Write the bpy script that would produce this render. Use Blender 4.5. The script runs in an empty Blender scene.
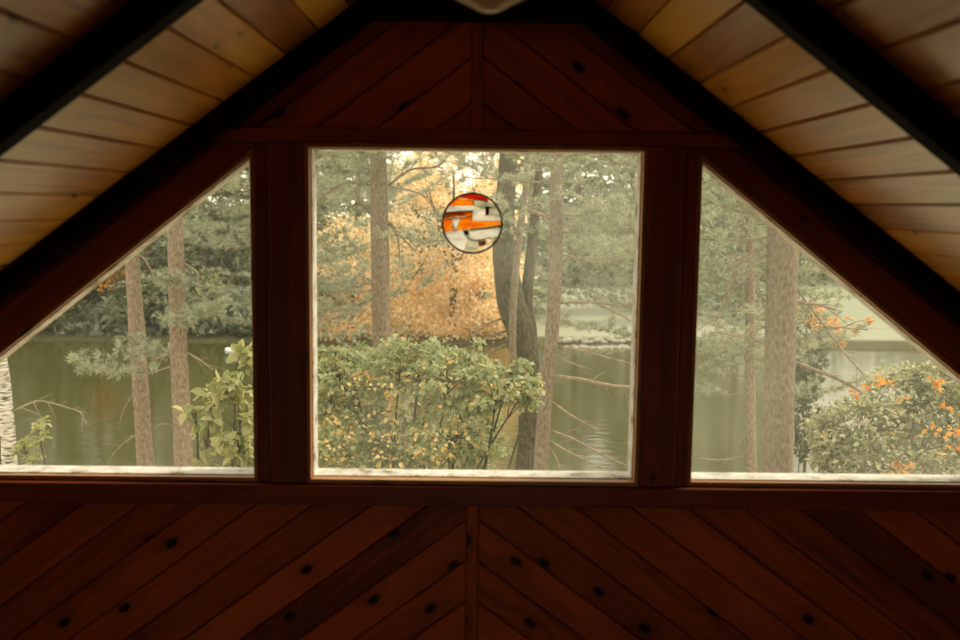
import bpy, math, random
import numpy as np
from mathutils import Vector, Matrix
from mathutils import noise as mnoise

SC = bpy.context.scene
COL = SC.collection
rad = math.radians

# ------------------------------------------------------------------ camera
F_PX = 1000.0
CAM = Vector((0, 0, 1.62))
ROT = Matrix.Rotation(rad(-0.31), 3, 'Z') @ Matrix.Rotation(rad(90 - 6.556), 3, 'X') @ Matrix.Rotation(rad(0.68), 3, 'Z')
cd = bpy.data.cameras.new('camera')
cd.sensor_width = 36.0
cd.lens = 36.0 * F_PX / 960.0
cd.clip_start, cd.clip_end = 0.05, 1000
cd.dof.use_dof = True
cd.dof.focus_distance = 7.5
cd.dof.aperture_fstop = 2.6
camo = bpy.data.objects.new('camera', cd)
COL.objects.link(camo)
camo.matrix_world = Matrix.Translation(CAM) @ ROT.to_4x4()
SC.camera = camo
SC.view_settings.view_transform = 'Standard'
SC.view_settings.look = 'None'
SC.view_settings.exposure = 0.0
SC.view_settings.gamma = 1.0
SC.view_settings.use_curve_mapping = False


def at(px, py, Y):
    """The place at depth Y along the line of sight through a spot of the photograph."""
    d = ROT @ Vector(((px - 480) / F_PX, -(py - 320) / F_PX, -1.0))
    return CAM + d * (Y / d.y)


# ------------------------------------------------------------------ object helpers
def tag(o, label=None, cat=None, group=None, kind=None):
    if label: o['label'] = label
    if cat: o['category'] = cat
    if group: o['group'] = group
    if kind: o['kind'] = kind
    return o


def link(name, me, mat=None, parent=None, smooth=False):
    o = bpy.data.objects.new(name, me)
    COL.objects.link(o)
    if mat is not None and not me.materials:
        me.materials.append(mat)
    if parent is not None:
        o.parent = parent
        o.matrix_parent_inverse = parent.matrix_basis.inverted()
    if smooth and len(me.polygons):
        me.polygons.foreach_set('use_smooth', [True] * len(me.polygons))
    return o


def empty(name, loc=(0, 0, 0)):
    o = bpy.data.objects.new(name, None)
    o.empty_display_size = 0.1
    COL.objects.link(o)
    o.location = loc
    return o


class MB:
    """Collects faces with uv in metres (u along the grain)."""
    def __init__(self):
        self.v, self.f, self.uv = [], [], []

    def face(self, pts, uvs):
        b = len(self.v)
        self.v.extend([tuple(p) for p in pts])
        self.f.append(list(range(b, b + len(pts))))
        self.uv.extend(uvs)

    def build(self, name, mat, parent=None, smooth=False, weld=True):
        me = bpy.data.meshes.new(name)
        me.from_pydata(self.v, [], self.f)
        ul = me.uv_layers.new(name='UVMap')
        ul.data.foreach_set('uv', np.array(self.uv, dtype=np.float32).ravel())
        if weld:
            import bmesh
            bm = bmesh.new(); bm.from_mesh(me)
            bmesh.ops.remove_doubles(bm, verts=bm.verts, dist=1e-5)
            bmesh.ops.recalc_face_normals(bm, faces=bm.faces)
            bm.to_mesh(me); bm.free()
        return link(name, me, mat, parent, smooth)


def clip_half(poly, a, b, c):
    """Keep a*x+b*y<=c."""
    out = []
    n = len(poly)
    for i in range(n):
        p, q = poly[i], poly[(i + 1) % n]
        dp, dq = a * p[0] + b * p[1] - c, a * q[0] + b * q[1] - c
        if dp <= 0: out.append(p)
        if (dp < 0 < dq) or (dq < 0 < dp):
            t = dp / (dp - dq)
            out.append((p[0] + t * (q[0] - p[0]), p[1] + t * (q[1] - p[1])))
    return out


def area(poly):
    return 0.5 * sum(poly[i][0] * poly[(i + 1) % len(poly)][1] - poly[(i + 1) % len(poly)][0] * poly[i][1] for i in range(len(poly)))


def inset(poly, d):
    """Offset a convex polygon inwards by d (one number or one per edge)."""
    if area(poly) < 0: poly = poly[::-1]
    n = len(poly)
    ds = d if isinstance(d, (list, tuple)) else [d] * n
    L = []
    for i in range(n):
        p, q = poly[i], poly[(i + 1) % n]
        ex, ey = q[0] - p[0], q[1] - p[1]
        l = math.hypot(ex, ey)
        nx, ny = -ey / l, ex / l
        L.append((nx, ny, nx * p[0] + ny * p[1] + ds[i]))
    out = []
    for i in range(n):
        a1, b1, c1 = L[i - 1]
        a2, b2, c2 = L[i]
        det = a1 * b2 - a2 * b1
        out.append(((c1 * b2 - c2 * b1) / det, (a1 * c2 - a2 * c1) / det))
    return out


def prism(mb, poly, fr, d0, d1, ch=0.0, grain=(1, 0), off=None):
    """Extrude poly (u,v in frame fr=(O,eu,ev,en)) from depth d0 (front) to d1 (back) along en; ch chamfers the front rim."""
    poly = [p for i, p in enumerate(poly) if math.hypot(p[0] - poly[i - 1][0], p[1] - poly[i - 1][1]) > 1e-4]
    if len(poly) < 3 or abs(area(poly)) < 1e-5: return
    if area(poly) < 0: poly = poly[::-1]
    O, eu, ev, en = fr
    gx, gy = grain
    l = math.hypot(gx, gy); gx, gy = gx / l, gy / l
    if off is None: off = (random.uniform(0, 40), random.uniform(0, 40))
    P = lambda p, d: O + eu * p[0] + ev * p[1] + en * d
    U = lambda p, d=0: (p[0] * gx + p[1] * gy + off[0] + d, -p[0] * gy + p[1] * gx + off[1] + d)
    try:
        top = inset(poly, ch) if ch else poly
        if area(top) <= 0 or len(top) != len(poly): top, ch = poly, 0
    except ZeroDivisionError:
        top, ch = poly, 0
    n = len(poly)
    mb.face([P(p, d0) for p in top], [U(p) for p in top])
    mb.face([P(p, d1) for p in reversed(poly)], [U(p) for p in reversed(poly)])
    for i in range(n):
        j = (i + 1) % n
        if ch:
            mb.face([P(top[i], d0), P(poly[i], d0 + ch), P(poly[j], d0 + ch), P(top[j], d0)],
                    [U(top[i]), U(poly[i]), U(poly[j]), U(top[j])])
        mb.face([P(poly[i], d0 + ch), P(poly[i], d1), P(poly[j], d1), P(poly[j], d0 + ch)],
                [U(poly[i]), U(poly[i], d1 - d0), U(poly[j], d1 - d0), U(poly[j])])


def ring(mb, outer, inner, fr, d0, d1):
    """A frame between two convex polygons with the same number of corners; each side its own mitred board."""
    n = len(outer)
    for i in range(n):
        j = (i + 1) % n
        q = [outer[i], outer[j], inner[j], inner[i]]
        prism(mb, q, fr, d0, d1, 0.0015, (outer[j][0] - outer[i][0], outer[j][1] - outer[i][1]))


X, Y_, Z = Vector((1, 0, 0)), Vector((0, 1, 0)), Vector((0, 0, 1))
WALL_Y = 3.6
WF = (Vector((0, WALL_Y, 0)), X, Z, Y_)      # wall frame: u = x, v = z, depth + = outwards


def rect(x0, x1, z0, z1): return [(x0, z0), (x1, z0), (x1, z1), (x0, z1)]


def box(mb, x0, x1, y0, y1, z0, z1, ch=0.0, grain=(1, 0)):
    prism(mb, rect(x0, x1, z0, z1), (Vector((0, 0, 0)), X, Z, Y_), y0, y1, ch, grain)


def tube(mb, pts, rr, seg=10, cap=True, jitter=0.0, seed=0):
    pts = [Vector(p) for p in pts]
    n = len(pts)
    rings = []
    up = None
    s = 0.0
    rnd = random.Random(seed)
    for i in range(n):
        t = (pts[min(i + 1, n - 1)] - pts[max(i - 1, 0)])
        if t.length < 1e-9: t = Vector((0, 0, 1))
        t.normalize()
        if up is None:
            a = Vector((0, 1, 0)) if abs(t.y) < 0.9 else Vector((1, 0, 0))
            up = (a - t * a.dot(t)).normalized()
        else:
            up = (up - t * up.dot(t))
            up = up.normalized() if up.length > 1e-6 else Vector((1, 0, 0))
        side = t.cross(up)
        if i: s += (pts[i] - pts[i - 1]).length
        r = rr[i] if isinstance(rr, (list, tuple)) else rr
        rg = []
        for k in range(seg):
            a = 2 * math.pi * k / seg
            q = r * (1 + jitter * rnd.uniform(-1, 1))
            rg.append((pts[i] + (up * math.cos(a) + side * math.sin(a)) * q, s, r))
        rings.append(rg)
    for i in range(n - 1):
        for k in range(seg):
            k2 = (k + 1) % seg
            A, B, C, D = rings[i][k], rings[i][k2], rings[i + 1][k2], rings[i + 1][k]
            c = 2 * math.pi * max(A[2], 1e-3)
            mb.face([A[0], B[0], C[0], D[0]],
                    [(A[1], k / seg * c), (B[1], (k + 1) / seg * c), (C[1], (k + 1) / seg * c), (D[1], k / seg * c)])
    if cap:
        mb.face([p[0] for p in reversed(rings[0])], [(0, 0)] * seg)
        mb.face([p[0] for p in rings[-1]], [(0, 0)] * seg)


def smooth_path(pts, n=6):
    """Catmull-Rom through points (tuples of any length)."""
    out = []
    m = len(pts)
    for i in range(m - 1):
        p0, p1, p2, p3 = pts[max(i - 1, 0)], pts[i], pts[i + 1], pts[min(i + 2, m - 1)]
        for k in range(n):
            t = k / n
            out.append(tuple(0.5 * (2 * b + (c - a) * t + (2 * a - 5 * b + 4 * c - d) * t * t + (3 * b - a - 3 * c + d) * t ** 3)
                             for a, b, c, d in zip(p0, p1, p2, p3)))
    out.append(tuple(pts[-1]))
    return out


# ------------------------------------------------------------------ materials
def new_mat(name):
    m = bpy.data.materials.new(name)
    m.use_nodes = True
    nt = m.node_tree
    nt.nodes.clear()
    out = nt.nodes.new('ShaderNodeOutputMaterial')
    return m, nt, out


def N(nt, kind, **kw):
    n = nt.nodes.new(kind)
    for k, v in kw.items():
        if k in n.inputs: n.inputs[k].default_value = v
        else: setattr(n, k, v)
    return n


def ramp(nt, src, stops, interp='LINEAR'):
    r = nt.nodes.new('ShaderNodeValToRGB')
    r.color_ramp.interpolation = interp
    els = r.color_ramp.elements
    els[0].position, els[0].color = stops[0][0], (*stops[0][1], 1)
    els[1].position, els[1].color = stops[-1][0], (*stops[-1][1], 1)
    for p, c in stops[1:-1]:
        e = els.new(p); e.color = (*c, 1)
    nt.links.new(src, r.inputs['Fac'])
    return r.outputs['Color']


def mixc(nt, fac, a, b, mode='MIX'):
    m = nt.nodes.new('ShaderNodeMix')
    m.data_type = 'RGBA'; m.blend_type = mode
    for sock, v in ((m.inputs[0], fac), (m.inputs[6], a), (m.inputs[7], b)):
        if hasattr(v, 'links'): nt.links.new(v, sock)
        elif isinstance(v, (int, float)): sock.default_value = v
        else: sock.default_value = (*v, 1)
    return m.outputs[2]


def mathn(nt, op, a, b=None, clamp=False):
    m = nt.nodes.new('ShaderNodeMath'); m.operation = op; m.use_clamp = clamp
    for i, v in enumerate((a, b)):
        if v is None: continue
        if hasattr(v, 'links'): nt.links.new(v, m.inputs[i])
        else: m.inputs[i].default_value = v
    return m.outputs[0]


def wood(name, c_dark, c_mid, c_light, rough=0.4, spec=0.5, coat=0.0, knots=1.0, knot_scale=(2.6, 7.5), knot_size=0.16, ior=1.5, coat_rough=0.2, knot_col=(0.006, 0.003, 0.002), bump=0.15, sparse=0.45, vary=0.30):
    m, nt, out = new_mat(name)
    L = nt.links
    uv = N(nt, 'ShaderNodeUVMap')
    geo = N(nt, 'ShaderNodeNewGeometry')
    # knots: sparse voronoi cells in board space
    mp = N(nt, 'ShaderNodeMapping'); mp.inputs['Scale'].default_value = (knot_scale[0], knot_scale[1], 1)
    L.new(uv.outputs[0], mp.inputs['Vector'])
    vo = N(nt, 'ShaderNodeTexVoronoi', voronoi_dimensions='2D', feature='F1'); vo.inputs['Scale'].default_value = 1.0
    L.new(mp.outputs[0], vo.inputs['Vector'])
    sep = N(nt, 'ShaderNodeSeparateColor'); L.new(vo.outputs['Color'], sep.inputs[0])
    here = mathn(nt, 'GREATER_THAN', sep.outputs[0], sparse)
    kd = mathn(nt, 'SUBTRACT', 1.0, mathn(nt, 'DIVIDE', vo.outputs['Distance'], knot_size), True)
    knot = mathn(nt, 'MULTIPLY', mathn(nt, 'MULTIPLY', kd, here), 2.2 * knots, True)
    halo = mathn(nt, 'MULTIPLY', mathn(nt, 'SUBTRACT', 1.0, mathn(nt, 'DIVIDE', vo.outputs['Distance'], knot_size * 3.2), True), here)
    # grain, bent round the knots
    mg = N(nt, 'ShaderNodeMapping'); mg.inputs['Scale'].default_value = (1.2, 26, 1)
    cmb = N(nt, 'ShaderNodeCombineXYZ')
    L.new(mathn(nt, 'MULTIPLY', halo, 0.05), cmb.inputs[1])
    va = N(nt, 'ShaderNodeVectorMath', operation='ADD')
    L.new(uv.outputs[0], va.inputs[0]); L.new(cmb.outputs[0], va.inputs[1])
    L.new(va.outputs[0], mg.inputs['Vector'])
    ng = N(nt, 'ShaderNodeTexNoise', noise_dimensions='2D'); ng.inputs['Scale'].default_value = 1.0; ng.inputs['Detail'].default_value = 5; ng.inputs['Distortion'].default_value = 0.6
    L.new(mg.outputs[0], ng.inputs['Vector'])
    mf = N(nt, 'ShaderNodeMapping'); mf.inputs['Scale'].default_value = (4, 160, 1)
    L.new(uv.outputs[0], mf.inputs['Vector'])
    nf = N(nt, 'ShaderNodeTexNoise', noise_dimensions='2D'); nf.inputs['Scale'].default_value = 1.0; nf.inputs['Detail'].default_value = 3
    L.new(mf.outputs[0], nf.inputs['Vector'])
    # broad blotches of stain
    mb_ = N(nt, 'ShaderNodeMapping'); mb_.inputs['Scale'].default_value = (1.6, 4, 1)
    L.new(uv.outputs[0], mb_.inputs['Vector'])
    nb = N(nt, 'ShaderNodeTexNoise', noise_dimensions='2D'); nb.inputs['Scale'].default_value = 1.0; nb.inputs['Detail'].default_value = 2
    L.new(mb_.outputs[0], nb.inputs['Vector'])
    g = mathn(nt, 'ADD', mathn(nt, 'MULTIPLY', ng.outputs[0], 0.5), mathn(nt, 'MULTIPLY', nf.outputs[0], 0.2))
    g = mathn(nt, 'ADD', g, mathn(nt, 'MULTIPLY', nb.outputs[0], 0.3))
    g = mathn(nt, 'ADD', g, mathn(nt, 'MULTIPLY', mathn(nt, 'SUBTRACT', geo.outputs['Random Per Island'], 0.5), vary))
    c = ramp(nt, g, [(0.30, c_dark), (0.5, c_mid), (0.72, c_light)])
    c = mixc(nt, mathn(nt, 'MULTIPLY', halo, 0.45 * knots), c, c_dark)
    c = mixc(nt, knot, c, knot_col)
    bs = N(nt, 'ShaderNodeBsdfPrincipled')
    L.new(c, bs.inputs['Base Color'])
    bs.inputs['Roughness'].default_value = rough
    bs.inputs['IOR'].default_value = ior
    bs.inputs['Specular IOR Level'].default_value = spec
    bs.inputs['Coat Weight'].default_value = coat
    bs.inputs['Coat Roughness'].default_value = coat_rough
    bp = N(nt, 'ShaderNodeBump'); bp.inputs['Strength'].default_value = bump; bp.inputs['Distance'].default_value = 0.002
    L.new(g, bp.inputs['Height']); L.new(bp.outputs[0], bs.inputs['Normal'])
    L.new(bs.outputs[0], out.inputs[0])
    return m


def plain(name, col, rough=0.5, var=0.15, scale=8.0, spec=0.5, metal=0.0, bump=0.0):
    m, nt, out = new_mat(name)
    tc = N(nt, 'ShaderNodeTexCoord')
    n = N(nt, 'ShaderNodeTexNoise'); n.inputs['Scale'].default_value = scale; n.inputs['Detail'].default_value = 4
    nt.links.new(tc.outputs['Object'], n.inputs['Vector'])
    lo = tuple(c * (1 - var) for c in col); hi = tuple(min(1, c * (1 + var)) for c in col)
    c = ramp(nt, n.outputs[0], [(0.3, lo), (0.7, hi)])
    b = N(nt, 'ShaderNodeBsdfPrincipled')
    b.inputs['Roughness'].default_value = rough; b.inputs['Specular IOR Level'].default_value = spec; b.inputs['Metallic'].default_value = metal
    nt.links.new(c, b.inputs['Base Color'])
    if bump:
        bp = N(nt, 'ShaderNodeBump'); bp.inputs['Strength'].default_value = bump
        nt.links.new(n.outputs[0], bp.inputs['Height']); nt.links.new(bp.outputs[0], b.inputs['Normal'])
    nt.links.new(b.outputs[0], out.inputs[0])
    return m


def leafy(name, stops, trans=0.45, rough=0.6, tcol=(1.0, 1.0, 0.75), spec=0.3):
    """Leaf colour picked per leaf; light also passes through the leaf."""
    m, nt, out = new_mat(name)
    geo = N(nt, 'ShaderNodeNewGeometry')
    c = ramp(nt, geo.outputs['Random Per Island'], stops)
    d = N(nt, 'ShaderNodeBsdfPrincipled'); d.inputs['Roughness'].default_value = rough; d.inputs['Specular IOR Level'].default_value = spec
    nt.links.new(c, d.inputs['Base Color'])
    t = N(nt, 'ShaderNodeBsdfTranslucent')
    tc = mixc(nt, 1.0, c, tcol, 'MULTIPLY')
    nt.links.new(tc, t.inputs['Color'])
    mx = N(nt, 'ShaderNodeMixShader'); mx.inputs[0].default_value = trans
    nt.links.new(d.outputs[0], mx.inputs[1]); nt.links.new(t.outputs[0], mx.inputs[2])
    nt.links.new(mx.outputs[0], out.inputs[0])
    return m


def bark(name, c0, c1, c2, sx=7.0, sy=15.0, bump=0.6):
    m, nt, out = new_mat(name)
    uv = N(nt, 'ShaderNodeUVMap')
    mp = N(nt, 'ShaderNodeMapping'); mp.inputs['Scale'].default_value = (sx, sy, 1)
    nt.links.new(uv.outputs[0], mp.inputs['Vector'])
    v = N(nt, 'ShaderNodeTexVoronoi', voronoi_dimensions='2D'); v.inputs['Scale'].default_value = 1.6
    n = N(nt, 'ShaderNodeTexNoise', noise_dimensions='2D'); n.inputs['Scale'].default_value = 2.0; n.inputs['Detail'].default_value = 6
    nt.links.new(mp.outputs[0], v.inputs['Vector']); nt.links.new(mp.outputs[0], n.inputs['Vector'])
    g = mathn(nt, 'ADD', mathn(nt, 'MULTIPLY', v.outputs['Distance'], 0.16), mathn(nt, 'MULTIPLY', n.outputs[0], 0.8))
    c = ramp(nt, g, [(0.3, c0), (0.5, c1), (0.75, c2)])
    b = N(nt, 'ShaderNodeBsdfPrincipled'); b.inputs['Roughness'].default_value = 0.9; b.inputs['Specular IOR Level'].default_value = 0.2
    nt.links.new(c, b.inputs['Base Color'])
    bp = N(nt, 'ShaderNodeBump'); bp.inputs['Strength'].default_value = bump; bp.inputs['Distance'].default_value = 0.02
    nt.links.new(g, bp.inputs['Height']); nt.links.new(bp.outputs[0], b.inputs['Normal'])
    nt.links.new(b.outputs[0], out.inputs[0])
    return m


M = {}
M['panel'] = wood('stained_cedar', (0.17, 0.0330, 0.0075), (0.39, 0.0780, 0.0170), (0.58, 0.1250, 0.0280), rough=0.5, spec=0.3, knot_scale=(4.0, 6.5), knot_size=0.135, sparse=0.60, vary=0.38)
M['trimwood'] = wood('dark_trim_wood', (0.11, 0.0200, 0.0050), (0.21, 0.0390, 0.009), (0.31, 0.0610, 0.015), rough=0.45, spec=0.35, knots=0.7, knot_scale=(4, 7), knot_size=0.10, sparse=0.8)
M['jamb'] = wood('honey_jamb_wood', (0.22, 0.075, 0.018), (0.36, 0.15, 0.04), (0.46, 0.22, 0.07), rough=0.4, spec=0.5, knots=0.3)
M['pine'] = wood('varnished_pine', (0.28, 0.095, 0.006), (0.55, 0.225, 0.016), (0.72, 0.36, 0.036), rough=0.33, spec=0.6, coat=0.5, coat_rough=0.28, ior=1.5, knot_scale=(3.2, 6.0), knot_size=0.075, knot_col=(0.05, 0.016, 0.004), bump=0.1, sparse=0.72, vary=0.45)
M['floor'] = wood('oak_floor', (0.18, 0.10, 0.05), (0.26, 0.16, 0.085), (0.33, 0.22, 0.12), rough=0.4)
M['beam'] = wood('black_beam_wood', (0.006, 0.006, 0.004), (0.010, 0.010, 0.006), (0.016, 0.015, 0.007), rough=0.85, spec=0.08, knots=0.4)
M['gap'] = plain('groove_shadow_board', (0.03, 0.012, 0.004), 0.8)
M['cladding'] = plain('outer_cladding', (0.12, 0.08, 0.05), 0.8)
M['lead'] = plain('lead_came', (0.02, 0.016, 0.012), 0.45, 0.3, 60)
M['cord'] = plain('cord', (0.05, 0.04, 0.03), 0.8)
M['brass'] = plain('aged_brass', (0.30, 0.18, 0.06), 0.4, 0.2, 30, metal=0.8)

# white worn window sash paint
m, nt, out = new_mat('worn_white_paint')
tc = N(nt, 'ShaderNodeTexCoord')
n1 = N(nt, 'ShaderNodeTexNoise'); n1.inputs['Scale'].default_value = 14; n1.inputs['Detail'].default_value = 8; n1.inputs['Roughness'].default_value = 0.7
nt.links.new(tc.outputs['Object'], n1.inputs['Vector'])
c = ramp(nt, n1.outputs[0], [(0.36, (0.20, 0.16, 0.10)), (0.45, (0.54, 0.50, 0.43)), (0.62, (0.72, 0.70, 0.64))])
b = N(nt, 'ShaderNodeBsdfPrincipled'); b.inputs['Roughness'].default_value = 0.6
nt.links.new(c, b.inputs['Base Color']); nt.links.new(b.outputs[0], out.inputs[0])
M['sash'] = m

# window glass with dust; its veil also paints in the outdoor haze
def glass(name, lo, hi, scale=1.6, seed=0.0, corner=0.0):
    m, nt, out = new_mat(name)
    tc = N(nt, 'ShaderNodeTexCoord')
    mp = N(nt, 'ShaderNodeMapping'); mp.inputs['Location'].default_value = (seed, seed * 0.7, seed * 1.3)
    nt.links.new(tc.outputs['Object'], mp.inputs['Vector'])
    n = N(nt, 'ShaderNodeTexNoise'); n.inputs['Scale'].default_value = scale; n.inputs['Detail'].default_value = 4
    nt.links.new(mp.outputs[0], n.inputs['Vector'])
    mr = N(nt, 'ShaderNodeMapRange'); mr.inputs['From Min'].default_value = 0.35; mr.inputs['From Max'].default_value = 0.65
    mr.inputs['To Min'].default_value = lo; mr.inputs['To Max'].default_value = hi
    nt.links.new(n.outputs[0], mr.inputs['Value'])
    # dust and painted haze thicken towards an upper corner of the pane
    sx = N(nt, 'ShaderNodeSeparateXYZ'); nt.links.new(tc.outputs['Object'], sx.inputs[0])
    cr = mathn(nt, 'ADD', mathn(nt, 'MULTIPLY', sx.outputs[0], 1.0), mathn(nt, 'MULTIPLY', mathn(nt, 'SUBTRACT', sx.outputs[2], 1.25), 0.9))
    veil = mathn(nt, 'ADD', mr.outputs[0], mathn(nt, 'MULTIPLY', mathn(nt, 'MULTIPLY', cr, n.outputs[0], True), corner * 2.4))
    t = N(nt, 'ShaderNodeBsdfTransparent'); t.inputs['Color'].default_value = (0.96, 0.95, 0.88, 1)
    d = N(nt, 'ShaderNodeBsdfTranslucent'); d.inputs['Color'].default_value = (0.80, 0.80, 0.66, 1)
    mx = N(nt, 'ShaderNodeMixShader')
    nt.links.new(veil, mx.inputs[0]); nt.links.new(t.outputs[0], mx.inputs[1]); nt.links.new(d.outputs[0], mx.inputs[2])
    g = N(nt, 'ShaderNodeBsdfGlossy'); g.inputs['Roughness'].default_value = 0.02; g.inputs['Color'].default_value = (1, 1, 1, 1)
    mx2 = N(nt, 'ShaderNodeMixShader'); mx2.inputs[0].default_value = 0.008
    nt.links.new(mx.outputs[0], mx2.inputs[1]); nt.links.new(g.outputs[0], mx2.inputs[2])
    nt.links.new(mx2.outputs[0], out.inputs[0])
    return m


M['glass_a'] = glass('hazy_dusty_glass', 0.012, 0.042, 1.7, 3.1, 0.05)
M['glass_b'] = glass('hazy_dusty_glass_side', 0.012, 0.028, 1.7, 8.0)
M['glass_c'] = glass('hazy_dusty_glass_trunk_side', 0.04, 0.08, 1.7, 5.0)

# ------------------------------------------------------------------ the room
random.seed(5)
S = 0.75                       # roof pitch (rise over run)
A_CEIL = 2.615                 # height of the ceiling underside at the ridge
HALF = 2.62
YB = -2.7                      # back wall
def roof(x, A=A_CEIL): return A - S * abs(x)

FZ = -0.14                     # floor level
mb = MB()
for i in range(38):
    box(mb, -HALF + i * 0.138, -HALF + (i + 1) * 0.138 - 0.001, YB, WALL_Y, FZ - 0.02, FZ)
fl = mb.build('floor', M['floor']); tag(fl, 'oak board attic floor under the windows', 'floor', kind='structure')

def slope_frame(sgn):
    O = Vector((0, 0, A_CEIL))
    ev = Vector((sgn, 0, -S)).normalized()
    en = Vector((sgn * S, 0, 1)).normalized()
    return (O, Y_, ev, en)

for sgn, nm, lb in ((-1, 'ceiling_left', 'sloping pine board ceiling on the birch side'), (1, 'ceiling_right', 'sloping pine board ceiling on the thick trunk side')):
    fr = slope_frame(sgn)
    mb = MB()
    W = 0.136
    k = 0
    ln = HALF * math.sqrt(1 + S * S) + 0.02
    while k * W < ln:
        prism(mb, rect(YB - 0.05, WALL_Y + 0.02, k * W + 0.002, min(ln, (k + 1) * W) - 0.002), fr, 0.0, 0.02, 0.006, (1, 0))
        k += 1
    c_ = mb.build(nm, M['pine']); tag(c_, lb, 'ceiling', kind='structure')
    mb = MB()
    prism(mb, rect(YB - 0.3, WALL_Y + 0.16, 0, ln + 0.1), fr, 0.0201, 0.14)
    mb.build('roof_deck', M['gap'], c_)

# beams under the slopes, a pair on the gable wall and a pair nearer
def beam_pair(y0, y1, h, w):
    for sgn in (-1, 1):
        fr = slope_frame(sgn)
        ln = (HALF - 0.01) * math.sqrt(1 + S * S)
        mb = MB()
        # foot and ridge cut plumb
        hn = h * math.cos(math.atan(S))
        t = hn * S
        O, eu, ev, en = fr
        fr2 = (O + Y_ * y0, ev, en * -1, Y_)
        poly = [(0.0, 0.0), (ln, 0.0), (ln, hn), (hn * S, hn)]
        prism(mb, poly, fr2, 0.0, y1 - y0, 0.004, (1, 0))
        o = mb.build('ceiling_beam', M['beam'])
        tag(o, w[0 if sgn < 0 else 1], 'beam', kind='structure')

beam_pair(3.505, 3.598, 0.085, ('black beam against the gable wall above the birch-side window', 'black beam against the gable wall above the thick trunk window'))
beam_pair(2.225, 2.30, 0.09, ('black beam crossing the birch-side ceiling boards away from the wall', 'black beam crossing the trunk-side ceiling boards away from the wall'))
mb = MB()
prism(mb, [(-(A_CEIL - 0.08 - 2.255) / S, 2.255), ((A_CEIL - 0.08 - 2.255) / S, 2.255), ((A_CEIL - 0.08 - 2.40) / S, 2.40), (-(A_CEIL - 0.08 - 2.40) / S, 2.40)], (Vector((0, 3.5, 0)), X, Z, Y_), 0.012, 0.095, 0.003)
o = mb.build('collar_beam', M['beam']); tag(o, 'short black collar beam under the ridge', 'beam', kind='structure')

# gable wall core with three openings
XC, XS, XE = 0.606, 0.785, 2.05
ZS, ZH, AW = 0.604, 1.831, 2.436
def slant(x): return AW - 0.79 * abs(x)      # upper edge of the side windows
mb = MB()
C0, C1 = 0.014, 0.125
prism(mb, rect(-HALF, HALF, FZ, ZS), WF, C0, C1)
for s in (-1, 1):
    prism(mb, [(s * XC, ZS), (s * XS, ZS), (s * XS, ZH), (s * XC, ZH)], WF, C0, C1)
    prism(mb, [(s * XS, slant(XS)), (s * XE, slant(XE)), (s * XE, roof(XE)), (s * XS, roof(XS))], WF, C0, C1)
    prism(mb, [(s * XE, ZS), (s * HALF, ZS), (s * HALF, roof(HALF)), (s * XE, roof(XE))], WF, C0, C1)
prism(mb, [(-XS, ZH), (XS, ZH), (XS, roof(XS)), (0, A_CEIL), (-XS, roof(XS))], WF, C0, C1)
wf = mb.build('wall_front', M['gap'])
tag(wf, 'dark red cedar gable wall around the three windows', 'wall', kind='structure')

def chevrons(region, s, spacing=0.212, phase=0.0):
    """Diagonal boards: rising towards the middle seam; s = -1 on one half, +1 on the other."""
    mb = MB()
    dx, dz = -s * 0.8, 0.6                        # along the board
    nx, nz = 0.6, s * 0.8                         # across
    w = 0.127
    for k in range(-40, 60):
        d0 = k * w + phase
        p = clip_half(region, nx * s, nz * s, d0 + w - 0.0018)
        if len(p) < 3: continue
        p = clip_half(p, -nx * s, -nz * s, -(d0 + 0.0018))
        if len(p) < 3: continue
        prism(mb, p, WF, 0.0, 0.016, 0.0045, (dx, dz))
    return mb

for s in (-1, 1):
    mb = chevrons([(s * 0.021, FZ), (s * HALF, FZ), (s * HALF, 0.52), (s * 0.021, 0.52)], s, phase=0.001)
    mb.build('chevron_panel', M['panel'], wf)
    up = [(s * 0.018, 1.882), (s * 0.94, 1.882), (s * 0.94, roof(0.94) - 0.01), (s * 0.018, A_CEIL - 0.03)]
    chevrons(up, s, phase=0.07).build('chevron_panel', M['panel'], wf)
mb = MB(); prism(mb, rect(-0.0205, 0.0205, FZ, 0.52), WF, -0.006, 0.014, 0.002, (0, 1)); mb.build('seam_batten', M['panel'], wf)
mb = MB(); prism(mb, rect(-0.0175, 0.0175, 1.882, 2.58), WF, -0.006, 0.014, 0.002, (0, 1)); mb.build('seam_batten', M['panel'], wf)
mb = MB(); box(mb, -HALF, HALF, 3.7251, 3.74, -3.3, 0.58); mb.build('cladding', M['cladding'], wf)

# flat trim
mb = MB(); prism(mb, [(-0.93, ZH + 0.001), (0.93, ZH + 0.001), (0.895, 1.880), (-0.895, 1.880)], WF, -0.040, 0.0135, 0.003)
o = mb.build('trim_1', M['trimwood']); tag(o, 'dark red header board over the windows', 'trim', kind='structure')
mb = MB(); prism(mb, rect(-HALF, HALF, 0.524, ZS - 0.004), WF, -0.046, 0.0135, 0.004)
o = mb.build('trim_2', M['trimwood']); tag(o, 'dark red sill rail under the windows', 'trim', kind='structure')
for s, k, lb in ((-1, 3, 'sloping dark board under the beam on the birch side'), (1, 4, 'sloping dark board under the beam on the trunk side')):
    p = [(s * 0.6, roof(0.6, 2.512)), (s * 2.5, roof(2.5, 2.512)), (s * 2.5, roof(2.5, 2.60)), (s * 0.6, roof(0.6, 2.60))]
    p = clip_half(p, 0, 1, 1.8805)
    p = clip_half(p, -s, 0, -0.932)
    mb = MB(); prism(mb, p, WF, -0.022, 0.0135, 0.003, (s, -S))
    o = mb.build('trim_%d' % k, M['trimwood']); tag(o, lb, 'trim', kind='structure')


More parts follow.
